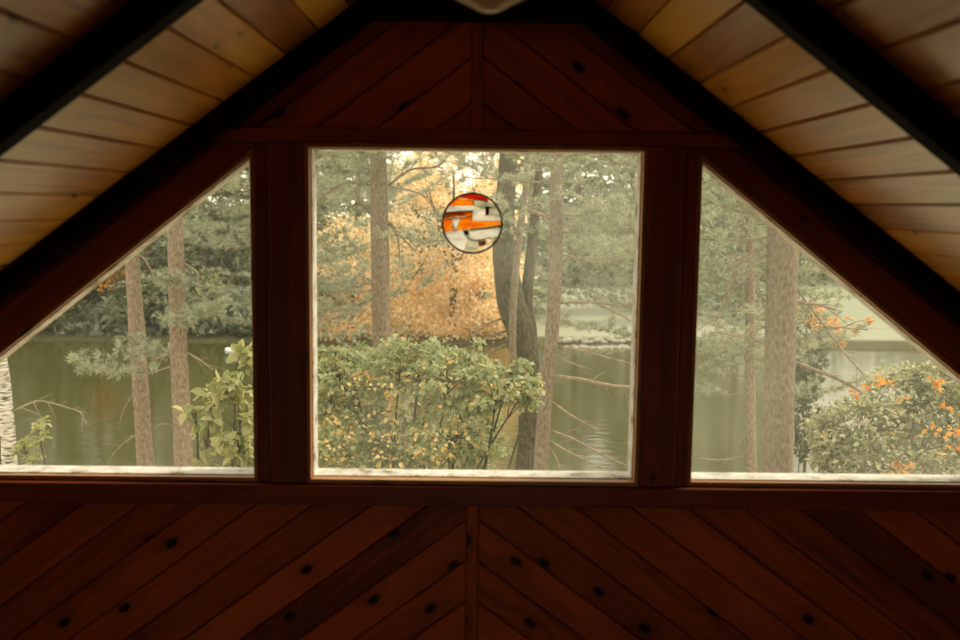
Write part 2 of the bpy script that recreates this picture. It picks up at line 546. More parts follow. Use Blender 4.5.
def window(name, poly, casing_polys, sill_edge, label, gmat, jd=-0.040):
    w = empty(name, (0, WALL_Y, ZS))
    tag(w, label, 'window', kind='structure')
    bpy.context.view_layer.update()
    for p, g, d in casing_polys:
        mb = MB(); prism(mb, p, WF, -d, 0.0135, 0.004, g); mb.build('casing', M['trimwood'], w)
    if area(poly) < 0: poly = poly[::-1]
    n = len(poly)
    jb = inset(poly, 0.016)
    mb = MB(); ring(mb, poly, jb, WF, jd, 0.0); mb.build('jamb', M['jamb'], w)
    ob = inset(poly, 0.001)
    sh = inset(poly, 0.0205)
    mb = MB(); ring(mb, ob, sh, WF, 0.0005, 0.095); sa = mb.build('sash', M['sash'], w)
    mb = MB(); prism(mb, inset(sh, -0.006), WF, 0.084, 0.089); mb.build('pane', gmat, sa)
    return w


def lowest(poly):
    if area(poly) < 0: poly = poly[::-1]
    return min(range(len(poly)), key=lambda i: poly[i][1] + poly[(i + 1) % len(poly)][1])


cas = [([(s * (XC + 0.001), ZS), (s * 0.737, ZS), (s * 0.737, ZH), (s * (XC + 0.001), ZH)], (0, 1), 0.044) for s in (-1, 1)]
window('window_1', rect(-XC, XC, ZS, ZH), cas, lowest, 'wide middle window looking over the leafy shrub', M['glass_a'])
for s, nm, lb in ((-1, 'window_2', 'sloped side window with the birch trunk in its corner'), (1, 'window_3', 'sloped side window crossed by the thick trunk')):
    poly = [(s * XS, ZS), (s * XE, ZS), (s * XE, slant(XE)), (s * XS, slant(XS))]
    c1 = [(s * 0.741, ZS), (s * (XS - 0.001), ZS), (s * (XS - 0.001), slant(XS)), (s * 0.741, slant(0.741))]
    c2 = [(s * 0.741, (slant(0.741) + 0.001)), (s * 2.2, (slant(2.2) + 0.001)), (s * 2.2, roof(2.2, 2.509)), (s * 0.741, roof(0.741, 2.509))]
    c2 = clip_half(c2, 0, 1, ZH)
    c3 = [(s * (XE + 0.001), ZS), (s * 2.2, ZS), (s * 2.2, slant(2.2)), (s * (XE + 0.001), slant(XE))]
    window(nm, poly, [(c1, (0, 1), 0.030), (c2, (s, -S), 0.0301), (c3, (0, 1), 0.03)], lowest, lb, M['glass_b' if s < 0 else 'glass_c'], -0.027)

# low side walls and back wall (its unseen window is added to light the gable panelling)
for s, nm in ((-1, 'wall_left'), (1, 'wall_right')):
    mb = MB()
    for k in range(5):
        box(mb, min(s * HALF, s * (HALF + 0.1)), max(s * HALF, s * (HALF + 0.1)), YB, WALL_Y + 0.1, k * 0.127 + (0.001 if k else FZ), (k + 1) * 0.127 + (0.03 if k == 4 else 0))
    o = mb.build(nm, M['panel']); tag(o, 'low cedar side wall under the roof slope', 'wall', kind='structure')
BF = (Vector((0, YB, 0)), X, Z, Y_ * -1)
mb = MB()
bw, bz0, bz1 = 1.0, 0.15, 1.30
prism(mb, rect(-HALF, HALF, FZ, bz0), BF, 0, 0.12)
for s in (-1, 1):
    prism(mb, [(s * bw, bz0), (s * HALF, bz0), (s * HALF, roof(HALF)), (s * bw, roof(bw))], BF, 0, 0.12)
prism(mb, [(-bw, bz1), (bw, bz1), (bw, roof(bw)), (0, A_CEIL), (-bw, roof(bw))], BF, 0, 0.12)
o = mb.build('wall_back', M['panel']); tag(o, 'cedar gable wall at the other end of the attic', 'wall', kind='structure')
w4 = empty('added_window_4', (0, YB, bz0)); tag(w4, 'unseen window added in the other gable to light the room', 'window', kind='structure')
bpy.context.view_layer.update()
pb = rect(-bw, bw, bz0, bz1)
mb = MB(); ring(mb, pb, inset(pb, 0.03), BF, -0.02, 0.12); mb.build('jamb', M['jamb'], w4)
mb = MB(); ring(mb, inset(pb, 0.0305), inset(pb, 0.06), BF, 0.04, 0.09); s4 = mb.build('sash', M['sash'], w4)
mb = MB(); prism(mb, inset(pb, 0.055), BF, 0.06, 0.065); mb.build('pane', M['glass_b'], s4)

# ------------------------------------------------------------------ stained glass roundel on its cord
RC = at(472.3, 223.3, 3.628); RR = 0.1075
ry = RC.y
rz = empty('stained_glass_roundel', RC)
tag(rz, 'small round stained glass disc of orange and white glass hanging in the middle window', 'stained glass')
bpy.context.view_layer.update()

def opal(name, c0, c1, c2, seed):
    m, nt, out = new_mat(name)
    tc = N(nt, 'ShaderNodeTexCoord')
    mp = N(nt, 'ShaderNodeMapping'); mp.inputs['Scale'].default_value = (14, 14, 60); mp.inputs['Location'].default_value = (seed, seed, seed); mp.inputs['Rotation'].default_value = (0, 0.12, 0)
    nt.links.new(tc.outputs['Object'], mp.inputs['Vector'])
    n = N(nt, 'ShaderNodeTexNoise'); n.inputs['Scale'].default_value = 1.0; n.inputs['Detail'].default_value = 3; n.inputs['Distortion'].default_value = 0.8
    nt.links.new(mp.outputs[0], n.inputs['Vector'])
    c = ramp(nt, n.outputs[0], [(0.3, c0), (0.5, c1), (0.7, c2)])
    t = N(nt, 'ShaderNodeBsdfTranslucent'); nt.links.new(c, t.inputs['Color'])
    p = N(nt, 'ShaderNodeBsdfTransparent'); nt.links.new(c, p.inputs['Color'])
    mx = N(nt, 'ShaderNodeMixShader'); mx.inputs[0].default_value = 0.35
    nt.links.new(t.outputs[0], mx.inputs[1]); nt.links.new(p.outputs[0], mx.inputs[2])
    g = N(nt, 'ShaderNodeBsdfGlossy'); g.inputs['Roughness'].default_value = 0.1
    mx2 = N(nt, 'ShaderNodeMixShader'); mx2.inputs[0].default_value = 0.04
    nt.links.new(mx.outputs[0], mx2.inputs[1]); nt.links.new(g.outputs[0], mx2.inputs[2])
    nt.links.new(mx2.outputs[0], out.inputs[0])
    return m

G = {
    'orange': opal('orange_glass', (0.80, 0.24, 0.01), (0.98, 0.45, 0.025), (1.0, 0.66, 0.09), 1),
    'amber': opal('amber_glass', (0.10, 0.03, 0.006), (0.35, 0.13, 0.015), (0.9, 0.42, 0.04), 2),
    'red': opal('red_glass', (0.5, 0.03, 0.004), (0.7, 0.08, 0.01), (0.85, 0.2, 0.02), 3),
    'white': opal('white_opal_glass', (0.62, 0.60, 0.58), (0.85, 0.84, 0.82), (1.0, 0.98, 0.98), 4),
    'grey': opal('grey_green_glass', (0.40, 0.42, 0.36), (0.68, 0.68, 0.60), (0.95, 0.90, 0.80), 5),
    'dark': opal('dark_glass', (0.02, 0.015, 0.01), (0.05, 0.03, 0.02), (0.10, 0.05, 0.03), 6),
}
circ = [(0.965 * math.cos(2 * math.pi * k / 64), 0.965 * math.sin(2 * math.pi * k / 64)) for k in range(64)]
RF = (RC, X * RR, Z * RR, Y_)
def clip_to(conv):
    p = circ
    if area(conv) < 0: conv = conv[::-1]
    for i in range(len(conv)):
        a, b2 = conv[i], conv[(i + 1) % len(conv)]
        nx, ny = (b2[1] - a[1]), -(b2[0] - a[0])
        p = clip_half(p, nx, ny, nx * a[0] + ny * a[1])
        if len(p) < 3: return []
    return p
g_ = 0.008
PIECES = [
    ('red', [(-0.55, 0.86), (0.52, 0.74), (0.6, 1.1), (-0.6, 1.1)], 'red edge piece'),
    ('orange', [(-1.1, 0.56), (0.06, 0.60), (0.06, 0.785), (-0.6, 0.85), (-1.1, 0.9)], 'orange upper band'),
    ('white', [(-1.1, 0.36), (0.02, 0.43), (0.06, 0.585), (-1.1, 0.545)], 'white upper band'),
    ('amber', [(-1.1, 0.16), (0.0, 0.24), (0.02, 0.415), (-1.1, 0.345)], 'dark amber band'),
    ('orange', [(-1.1, -0.30), (-0.70, -0.26), (-0.66, 0.165), (-1.1, 0.145)], 'orange piece by the rim'),
    ('white', [(-0.69, 0.16), (-0.55, -0.22), (-0.43, 0.17)], 'white wedge'),
    ('orange', [(-0.52, -0.245), (-0.12, -0.20), (-0.0, 0.05), (0.0, 0.225), (-0.40, 0.18)], 'orange middle piece'),
    ('orange', [(-0.685, -0.265), (-0.535, -0.25), (-0.56, -0.235), (-0.68, 0.10)], 'orange corner piece'),
    ('grey', [(0.075, 0.56), (0.075, 0.77), (0.54, 0.725), (0.9, 0.6), (0.42, 0.44)], 'pale grey piece under the red edge'),
    ('white', [(0.03, 0.25), (0.02, 0.43), (0.07, 0.55), (0.42, 0.425), (0.44, 0.25)], 'pale piece at the middle'),
    ('dark', [(0.44, 0.26), (0.43, 0.56), (0.58, 0.58), (0.56, 0.28)], 'dark sliver'),
    ('grey', [(0.575, 0.26), (0.595, 0.58), (1.1, 0.62), (1.1, 0.22)], 'pale grey piece by the rim'),
    ('white', [(0.02, 0.09), (0.02, 0.235), (1.1, 0.205), (1.1, 0.11)], 'pale strip'),
    ('orange', [(-0.1, -0.20), (0.01, 0.075), (1.1, 0.095), (1.1, -0.02), (0.4, -0.13)], 'orange stripe towards the rim'),
    ('dark', [(-0.12, -0.215), (0.4, -0.145), (1.1, -0.035), (1.1, -0.09), (0.4, -0.2), (-0.1, -0.24)], 'thin dark streak'),
    ('white', [(-1.1, -0.315), (-0.32, -0.255), (-0.14, -0.52), (-0.36, -1.1), (-1.1, -1.1)], 'white lower piece'),
    ('dark', [(-0.31, -0.25), (-0.13, -0.235), (-0.10, -0.38), (-0.20, -0.40)], 'dark chip'),
    ('white', [(-0.08, -0.25), (0.4, -0.215), (1.1, -0.10), (1.1, -0.42), (0.62, -0.47), (0.18, -0.55), (-0.08, -0.47)], 'white piece above the curve'),
    ('grey', [(-0.13, -0.54), (0.18, -0.61), (0.22, -0.80), (-0.05, -1.1), (-0.34, -1.1)], 'pale lower piece'),
    ('amber', [(0.20, -0.61), (0.48, -0.56), (0.46, -0.72), (0.235, -0.78)], 'amber chip'),
    ('white', [(0.5, -0.55), (1.1, -0.44), (1.1, -1.1), (0.0, -1.1), (0.25, -0.80), (0.48, -0.73)], 'white piece at the bottom rim'),
]
for gname, poly, lb in PIECES:
    p = clip_to(poly)
    if len(p) < 3: continue
    mb = MB(); prism(mb, p, RF, -0.0015, 0.0015)
    o = mb.build('glass_piece', G[gname], rz); o['label'] = lb
mb = MB()
tube(mb, [RC + Vector((RR * math.cos(a), 0, RR * math.sin(a))) for a in [2 * math.pi * k / 72 for k in range(73)]], 0.0036, 8, cap=False)
mb.build('lead_rim', M['lead'], rz, True)
for path in ([(-0.3, -0.26), (-0.14, -0.5), (0.18, -0.58), (0.62, -0.47)], [(-0.93, 0.14), (-0.4, 0.17), (0.0, 0.23)], [(-0.1, -0.22), (0.4, -0.17), (0.97, -0.06)], [(0.06, 0.58), (0.07, 0.78), (0.5, 0.74)], [(-0.9, 0.35), (0.03, 0.42)]):
    mb = MB(); tube(mb, [RC + Vector((p[0] * RR, 0, p[1] * RR)) for p in smooth_path(path, 5)], 0.0022, 6)
    mb.build('lead_came', M['lead'], rz, True)
mb = MB()
tube(mb, [RC + Vector((0.006 * math.cos(a), 0, RR + 0.008 + 0.006 * math.sin(a))) for a in [2 * math.pi * k / 20 for k in range(21)]], 0.0012, 6, cap=False)
hr = mb.build('hanging_ring', M['lead'], rz, True)
mb = MB(); tube(mb, [RC + Vector((0, 0, RR + 0.013)), Vector((RC.x, ry, 1.8018))], 0.0011, 6)
mb.build('cord', M['cord'], hr, True)

# ------------------------------------------------------------------ pendant lamp at the ridge
def lathe(prof, c, seg=40):
    mb = MB()
    for i in range(len(prof) - 1):
        (r0, z0), (r1, z1) = prof[i], prof[i + 1]
        for k in range(seg):
            a0, a1 = 2 * math.pi * k / seg, 2 * math.pi * (k + 1) / seg
            P = lambda r, a, z: c + Vector((r * math.cos(a), r * math.sin(a), z))
            q = [P(r0, a0, z0), P(r0, a1, z0), P(r1, a1, z1), P(r1, a0, z1)]
            if r0 < 1e-6: q = [q[0], q[2], q[3]]
            elif r1 < 1e-6: q = q[:3]
            mb.face(q, [(0, 0)] * len(q))
    return mb

LP = at(489, 13, 2.35)
m, nt, out = new_mat('cream_opal_shade')
tc = N(nt, 'ShaderNodeTexCoord')
nn = N(nt, 'ShaderNodeTexNoise'); nn.inputs['Scale'].default_value = 10
nt.links.new(tc.outputs['Object'], nn.inputs['Vector'])
c = ramp(nt, nn.outputs[0], [(0.3, (0.80, 0.58, 0.26)), (0.7, (0.88, 0.70, 0.38))])
d_ = N(nt, 'ShaderNodeBsdfPrincipled'); d_.inputs['Roughness'].default_value = 0.25
t_ = N(nt, 'ShaderNodeBsdfTranslucent')
nt.links.new(c, d_.inputs['Base Color']); nt.links.new(c, t_.inputs['Color'])
mx = N(nt, 'ShaderNodeMixShader'); mx.inputs[0].default_value = 0.4
nt.links.new(d_.outputs[0], mx.inputs[1]); nt.links.new(t_.outputs[0], mx.inputs[2]); nt.links.new(mx.outputs[0], out.inputs[0])
M['shade'] = m
pl = empty('pendant_lamp', LP)
tag(pl, 'cream glass bowl pendant lamp hanging from the ridge', 'lamp')
bpy.context.view_layer.update()
prof = smooth_path([(0.0, 0.0), (0.018, 0.002), (0.036, 0.010), (0.058, 0.022), (0.088, 0.036), (0.125, 0.058), (0.165, 0.10)], 5)
prof_in = [(max(r - 0.004, 0.0), z + 0.004) for r, z in reversed(prof)]
prof_in[-1] = (0.0, prof_in[-1][1])
lathe(prof + prof_in, LP).build('lamp_shade', M['shade'], pl, True)
lathe([(0.0, 0.10), (0.06, 0.10), (0.165, 0.103), (0.170, 0.112), (0.165, 0.12), (0.05, 0.125), (0.02, 0.14), (0.0, 0.14)], LP).build('fitter', M['brass'], pl, True)
top = roof(LP.x) - LP.z - 0.002
lathe([(0.0, 0.139), (0.006, 0.139), (0.006, top - 0.025), (0.0, top - 0.025)], LP, 16).build('stem', M['brass'], pl, True)
lathe([(0.0, top - 0.035), (0.045, top - 0.035), (0.05, top - 0.025), (0.05, top - 0.042 + 0.02), (0.0, top - 0.02)], LP).build('ceiling_rose', M['brass'], pl, True)

# ------------------------------------------------------------------ outdoors: land and water
LAKE_Z = -5.5
def ground_z(x, y):
    nz = mnoise.noise(Vector((x * 0.08, y * 0.08, 3.0)))
    if y < 12: z = -3.3
    elif y < 23: t = (y - 12) / 11; z = -3.3 - 2.6 * t * t * (3 - 2 * t)
    elif y < 26: z = -5.9 - 0.6 * (y - 23) / 3
    elif y < 48: z = -6.5
    elif y < 52:
        z = -6.5 + 1.35 * min(1.0, (y - 48) / 3.6)
    else: z = -5.15 + 0.004 * (y - 52)
    sh = 0.0 if (26 < y < 48) else 0.12 * nz
    if y > 95: z += (y - 95) * 0.05
    return z + sh

def grid(name, xs, ys, fz):
    v = [(x, y, fz(x, y)) for y in ys for x in xs]
    nx = len(xs)
    f = [(j * nx + i, j * nx + i + 1, (j + 1) * nx + i + 1, (j + 1) * nx + i) for j in range(len(ys) - 1) for i in range(nx - 1)]
    me = bpy.data.meshes.new(name)
    me.from_pydata(v, [], f)
    return me

m, nt, out = new_mat('land')
tc = N(nt, 'ShaderNodeTexCoord')
sp = N(nt, 'ShaderNodeSeparateXYZ'); nt.links.new(tc.outputs['Object'], sp.inputs[0])
n1 = N(nt, 'ShaderNodeTexNoise'); n1.inputs['Scale'].default_value = 0.5; n1.inputs['Detail'].default_value = 6
nt.links.new(tc.outputs['Object'], n1.inputs['Vector'])
n2 = N(nt, 'ShaderNodeTexNoise'); n2.inputs['Scale'].default_value = 6; n2.inputs['Detail'].default_value = 6
nt.links.new(tc.outputs['Object'], n2.inputs['Vector'])
yard = ramp(nt, n1.outputs[0], [(0.3, (0.50, 0.42, 0.28)), (0.55, (0.62, 0.54, 0.38)), (0.7, (0.55, 0.38, 0.18))])  # unseen near yard, coloured pale to bounce daylight onto the ceiling
lawn = ramp(nt, n2.outputs[0], [(0.3, (0.22, 0.23, 0.165)), (0.7, (0.30, 0.31, 0.23))])
bank = ramp(nt, n2.outputs[0], [(0.3, (0.04, 0.042, 0.02)), (0.7, (0.10, 0.09, 0.045))])
f1 = N(nt, 'ShaderNodeMapRange'); f1.inputs['From Min'].default_value = 13; f1.inputs['From Max'].default_value = 19; nt.links.new(sp.outputs[1], f1.inputs['Value'])
f2 = N(nt, 'ShaderNodeMapRange'); f2.inputs['From Min'].default_value = 51.7; f2.inputs['From Max'].default_value = 52.1; nt.links.new(sp.outputs[1], f2.inputs['Value'])
f0 = N(nt, 'ShaderNodeMapRange'); f0.inputs['From Min'].default_value = 2; f0.inputs['From Max'].default_value = -1; nt.links.new(sp.outputs[1], f0.inputs['Value'])
yard = mixc(nt, f0.outputs[0], yard, bank)  # unseen ground behind the house darkened to cut bounce on the upper gable
c = mixc(nt, f1.outputs[0], yard, bank); c = mixc(nt, f2.outputs[0], c, lawn)
b = N(nt, 'ShaderNodeBsdfPrincipled'); b.inputs['Roughness'].default_value = 0.95; b.inputs['Specular IOR Level'].default_value = 0.1
nt.links.new(c, b.inputs['Base Color']); nt.links.new(b.outputs[0], out.inputs[0])
M['land'] = m
xs = list(np.arange(-130, 131, 4.0)); ys = list(np.arange(-60, 4, 8.0)) + list(np.arange(4, 60, 1.0)) + list(np.arange(60, 171, 6.0))
g = link('ground', grid('ground', xs, ys, ground_z), M['land'], smooth=True)
tag(g, 'bank and lawn around the lake', 'ground', kind='structure')

m, nt, out = new_mat('lake_water')
tc = N(nt, 'ShaderNodeTexCoord')
mp = N(nt, 'ShaderNodeMapping'); mp.inputs['Scale'].default_value = (1.0, 2.2, 1)
nt.links.new(tc.outputs['Object'], mp.inputs['Vector'])
n1 = N(nt, 'ShaderNodeTexNoise'); n1.inputs['Scale'].default_value = 1.3; n1.inputs['Detail'].default_value = 3
nt.links.new(mp.outputs[0], n1.inputs['Vector'])
bp = N(nt, 'ShaderNodeBump'); bp.inputs['Strength'].default_value = 0.09; bp.inputs['Distance'].default_value = 0.15
nt.links.new(n1.outputs[0], bp.inputs['Height'])
b = N(nt, 'ShaderNodeBsdfPrincipled'); b.inputs['Base Color'].default_value = (0.046, 0.043, 0.008, 1); b.inputs['Roughness'].default_value = 0.08; b.inputs['IOR'].default_value = 1.33
nt.links.new(bp.outputs[0], b.inputs['Normal']); nt.links.new(b.outputs[0], out.inputs[0])
lk = link('lake', grid('lake', [-130, 0, 130], [20, 36, 53.5], lambda x, y: LAKE_Z), m)
tag(lk, 'still olive green lake below the house', 'lake', kind='structure')

# ------------------------------------------------------------------ plants
def np_mesh(name, V, nper, faces_per, mat):
    """V: (n,k,3) island points; faces_per: list of index lists into k."""
    n, k, _ = V.shape
    me = bpy.data.meshes.new(name)
    me.vertices.add(n * k)
    me.vertices.foreach_set('co', V.reshape(-1).astype(np.float32))
    base = (np.arange(n) * k)[:, None]
    loops, starts, tot = [], [], 0
    idx = np.concatenate([base + np.array(f)[None, :] for f in faces_per], axis=1).reshape(-1)
    sizes = np.tile(np.array([len(f) for f in faces_per]), n)
    me.loops.add(len(idx)); me.loops.foreach_set('vertex_index', idx.astype(np.int32))
    me.polygons.add(len(sizes))
    st = np.concatenate([[0], np.cumsum(sizes)[:-1]])
    me.polygons.foreach_set('loop_start', st.astype(np.int32))
    me.update(calc_edges=True)
    me.materials.append(mat)
    return me


def unit(a): return a / np.maximum(np.linalg.norm(a, axis=1, keepdims=True), 1e-9)


def leaf_mesh(name, P, D, Nn, length, width, mat, rng, fold=0.25):
    """Broad leaves at P, pointing along D, facing Nn."""
    n = len(P)
    D = unit(D); Sd = unit(np.cross(D, Nn)); U = np.cross(Sd, D)
    L = (length * rng.uniform(0.6, 1.25, n))[:, None]; W = L * (width / length)
    up = U * W * fold
    V = np.stack([P, P + D * L * 0.35 + Sd * W * 0.5 + up, P + D * L * 0.72 + Sd * W * 0.36 + up * 0.7, P + D * L - U * L * 0.08,
                  P + D * L * 0.72 - Sd * W * 0.36 + up * 0.7, P + D * L * 0.35 - Sd * W * 0.5 + up], axis=1)
    return np_mesh(name, V, 6, [[0, 1, 2, 3], [0, 3, 4, 5]], mat)


def needle_mesh(name, P, D, k, length, width, mat, rng, spread=0.7):
    """k thin needles fanning from each tuft centre P along D."""
    n = len(P)
    P = np.repeat(P, k, axis=0)
    D = unit(np.repeat(unit(D), k, axis=0) + rng.normal(0, spread, (n * k, 3)))
    Sd = unit(np.cross(D, rng.normal(0, 1, (n * k, 3))))
    L = (length * rng.uniform(0.7, 1.2, n * k))[:, None]
    # keep each tuft one island: all needles share its centre point
    V = np.concatenate([P[::k][:, None, :], (P + D * L * 0.55 + Sd * width / 2).reshape(n, k, 3), (P + D * L).reshape(n, k, 3), (P + D * L * 0.55 - Sd * width / 2).reshape(n, k, 3)], axis=1)
    faces = [[0, 1 + i, 1 + k + i, 1 + 2 * k + i] for i in range(k)]
    return np_mesh(name, V, 1 + 3 * k, faces, mat)


M['needles'] = leafy('pine_needles', [(0.0, (0.25, 0.28, 0.20)), (0.5, (0.38, 0.41, 0.31)), (1.0, (0.54, 0.56, 0.45))], 0.4)  # pale base colours stand in for depth haze
M['far_needles'] = leafy('far_pine_needles', [(0.0, (0.15, 0.18, 0.115)), (0.5, (0.25, 0.285, 0.195)), (1.0, (0.40, 0.42, 0.31))], 0.35)  # distance haze is put into these colours too
M['green'] = leafy('shrub_leaves', [(0.0, (0.23, 0.27, 0.125)), (0.5, (0.38, 0.42, 0.235)), (0.9, (0.54, 0.56, 0.36)), (0.94, (0.60, 0.48, 0.20)), (1.0, (0.72, 0.50, 0.20))], 0.45)
M['pale'] = leafy('pale_shrub_leaves', [(0.0, (0.26, 0.28, 0.11)), (0.5, (0.40, 0.41, 0.19)), (1.0, (0.56, 0.52, 0.28))], 0.45)
M['silver'] = leafy('light_shrub_leaves', [(0.0, (0.20, 0.22, 0.11)), (0.5, (0.38, 0.39, 0.24)), (0.93, (0.60, 0.58, 0.42)), (1.0, (0.70, 0.50, 0.25))], 0.4)
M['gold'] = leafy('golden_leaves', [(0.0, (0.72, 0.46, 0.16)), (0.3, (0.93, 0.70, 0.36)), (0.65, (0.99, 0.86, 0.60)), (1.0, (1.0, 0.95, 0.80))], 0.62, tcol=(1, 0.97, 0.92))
M['orange'] = leafy('orange_leaves', [(0.0, (0.60, 0.20, 0.03)), (0.5, (0.80, 0.34, 0.05)), (1.0, (0.85, 0.50, 0.12))], 0.55, tcol=(1, 0.9, 0.6))
M['autumn'] = leafy('turning_leaves', [(0.0, (0.50, 0.28, 0.08)), (0.5, (0.70, 0.48, 0.19)), (1.0, (0.85, 0.68, 0.40))], 0.5)
M['peach'] = leafy('peach_leaves', [(0.0, (0.60, 0.30, 0.12)), (0.5, (0.78, 0.46, 0.22)), (1.0, (0.85, 0.62, 0.36))], 0.5)
M['hedge'] = leafy('dark_hedge_leaves', [(0.0, (0.05, 0.065, 0.03)), (0.6, (0.10, 0.12, 0.05)), (1.0, (0.18, 0.19, 0.09))], 0.3)
M['bark'] = bark('pine_bark', (0.12, 0.095, 0.068), (0.20, 0.16, 0.115), (0.29, 0.235, 0.175))
M['bark_red'] = bark('red_pine_bark', (0.14, 0.105, 0.075), (0.25, 0.19, 0.135), (0.36, 0.285, 0.21))
M['bark_dark'] = bark('dark_furrowed_bark', (0.03, 0.027, 0.016), (0.075, 0.068, 0.038), (0.14, 0.125, 0.08), 5.0, 13, 1.0)
M['birch'] = bark('birch_bark', (0.04, 0.035, 0.03), (0.55, 0.52, 0.46), (0.80, 0.77, 0.70), 20.0, 4.0, 0.3)
M['twig'] = bark('grey_twig', (0.13, 0.10, 0.07), (0.25, 0.20, 0.14), (0.36, 0.30, 0.22), 6, 20, 0.2)
M['dead'] = bark('pale_dead_wood', (0.18, 0.145, 0.10), (0.28, 0.23, 0.165), (0.38, 0.32, 0.24), 6, 20, 0.2)


def px_path(pts, Y):
    """[(px, py, width in px[, extra depth])] -> smoothed points and radii."""
    P = []
    for q in pts:
        yy = Y + (q[3] if len(q) > 3 else 0)
        p = at(q[0], q[1], yy)
        P.append((p.x, p.y, p.z, q[2] * yy / F_PX / 2))
    P = smooth_path(P, 5)
    return [Vector(p[:3]) for p in P], [max(p[3], 0.0015) for p in P]


def grow_trunk(pts, Y, top_h, mat, root, flare=1.35, seed=0, lean=(0, 0)):
    """A trunk that follows the photo where it shows, down to the ground and on up to top_h."""
    P, R = px_path(pts, Y)
    if P[0].z < P[-1].z: pass
    else: P, R = P[::-1], R[::-1]
    b = P[0]
    gz = ground_z(b.x, b.y) - 0.12
    low = [(Vector((b.x + (b.x - P[4].x) * 0.3, b.y, gz)), R[0] * flare * 1.25), (Vector((b.x + (b.x - P[4].x) * 0.2, b.y, gz + 0.35)), R[0] * flare)]
    t = P[-1]
    d = (P[-1] - P[-6]).normalized() if len(P) > 6 else Vector((0, 0, 1))
    hi = []
    n = 7
    for k in range(1, n + 1):
        f = k / n
        z = t.z + (top_h - t.z) * f
        hi.append((Vector((t.x + d.x / max(d.z, 0.3) * (z - t.z) * (1 - 0.5 * f) + lean[0] * f, t.y + lean[1] * f, z)), R[-1] * (1 - f * 0.92)))
    A = [x[0] for x in low] + P + [x[0] for x in hi]
    B = [x[1] for x in low] + R + [x[1] for x in hi]
    mb = MB(); tube(mb, A, B, 14, True, 0.04, seed)
    mb.build('trunk', mat, root, True)
    return A, B


def along(A, z):
    for i in range(len(A) - 1):
        if A[i].z <= z <= A[i + 1].z:
            t = (z - A[i].z) / max(A[i + 1].z - A[i].z, 1e-6)
            return A[i].lerp(A[i + 1], t)
    return A[-1]


def pine_boughs(A, z0, z1, n, reach, rng, seed, az=None, tuft_step=0.105, droop=0.25):
    """Boughs with side twigs; returns bough meshes' data and tuft places."""
    boughs, TP, TD = [], [], []
    for i in range(n):
        f = (i + rng.uniform(0, 1)) / n
        z = z0 + (z1 - z0) * f
        a = rng.uniform(0, 2 * math.pi) if az is None else rng.uniform(*az)
        L = reach * (1 - 0.65 * f) * rng.uniform(0.6, 1.15)
        p = along(A, z)
        d = Vector((math.cos(a), math.sin(a), rng.uniform(-0.1, 0.25)))
        pts = []
        m_ = 8
        for k in range(m_ + 1):
            t = k / m_
            q = p + d * (L * t) + Vector((0, 0, -droop * L * t * (1 - t) * 1.6 + 0.08 * L * t * t)) + Vector((rng.normal(0, 0.03), rng.normal(0, 0.03), rng.normal(0, 0.03))) * L * t * 0.6
            pts.append(q)
        tw = [(pts, L)]
        for k in range(2, m_ + 1):
            for s in (-1, 1):
                if rng.uniform() < 0.15: continue
                base = pts[k]
                sd = Vector((-d.y * s, d.x * s, rng.uniform(-0.15, 0.35))) + d * rng.uniform(0.3, 1.0)
                l2 = L * (0.45 - 0.3 * abs(k / m_ - 0.4)) * rng.uniform(0.5, 1.2)
                sd.normalize()
                q = [base + sd * (l2 * t) + Vector((0, 0, 0.10 * l2 * t * t)) for t in (0, 0.33, 0.66, 1)]
                tw.append((q, l2))
        boughs.append(tw)
        for q, l in tw:
            tot = 0
            for k in range(len(q) - 1):
                if q is pts and k < 2: continue
                seg = q[k + 1] - q[k]
                ns = max(1, int(seg.length / tuft_step + rng.uniform(0, 1)))
                for j in range(ns):
                    t = rng.uniform(0, 1)
                    TP.append(q[k] + seg * t + Vector(rng.normal(0, 0.02, 3))); TD.append(seg.normalized() + Vector((0, 0, 0.3)))
            TP.append(q[-1]); TD.append((q[-1] - q[-2]).normalized())
    return boughs, np.array([tuple(p) for p in TP]), np.array([tuple(p) for p in TD])


def bough_part(tw, r, mat, root, name='branch'):
    mb = MB()
    for q, l in tw:
        rr = (r if q is tw[0][0] else r * 0.45)
        tube(mb, q, [rr * (1 - 0.8 * k / (len(q) - 1)) for k in range(len(q))], 5, False)
    return mb.build(name, mat, root, True, weld=False)


def px_branch(pts, Y, mat, root, side=True, seed=0, label=None):
    """One bare branch as the photo draws it, with a few side twigs."""
    P, R = px_path(pts, Y)
    R = [r_ * 0.8 for r_ in R]
    mb = MB(); tube(mb, P, R, 7)
    rnd = random.Random(seed)
    if side:
        for k in range(3, len(P) - 1, 2):
            d = (P[k + 1] - P[k]).normalized()
            s = Vector((d.x + rnd.uniform(-0.5, 0.5), rnd.uniform(-0.8, 0.8), d.z + rnd.uniform(-0.9, 0.9))).normalized()
            l = rnd.uniform(0.08, 0.35)
            tube(mb, [P[k], P[k] + s * l * 0.5 + Vector((0, 0, 0.01)), P[k] + s * l], [R[k] * 0.5, R[k] * 0.35, 0.0015], 5, False)
    o = mb.build('branch', mat, root, True, weld=False)
    if label: o['label'] = label
    return o


def tree_root(name, px, Y, label, cat='tree', group=None):
    p = at(px, 400, Y)
    r = empty(name, (p.x, Y, ground_z(p.x, Y)))
    tag(r, label, cat, group)
    bpy.context.view_layer.update()
    return r


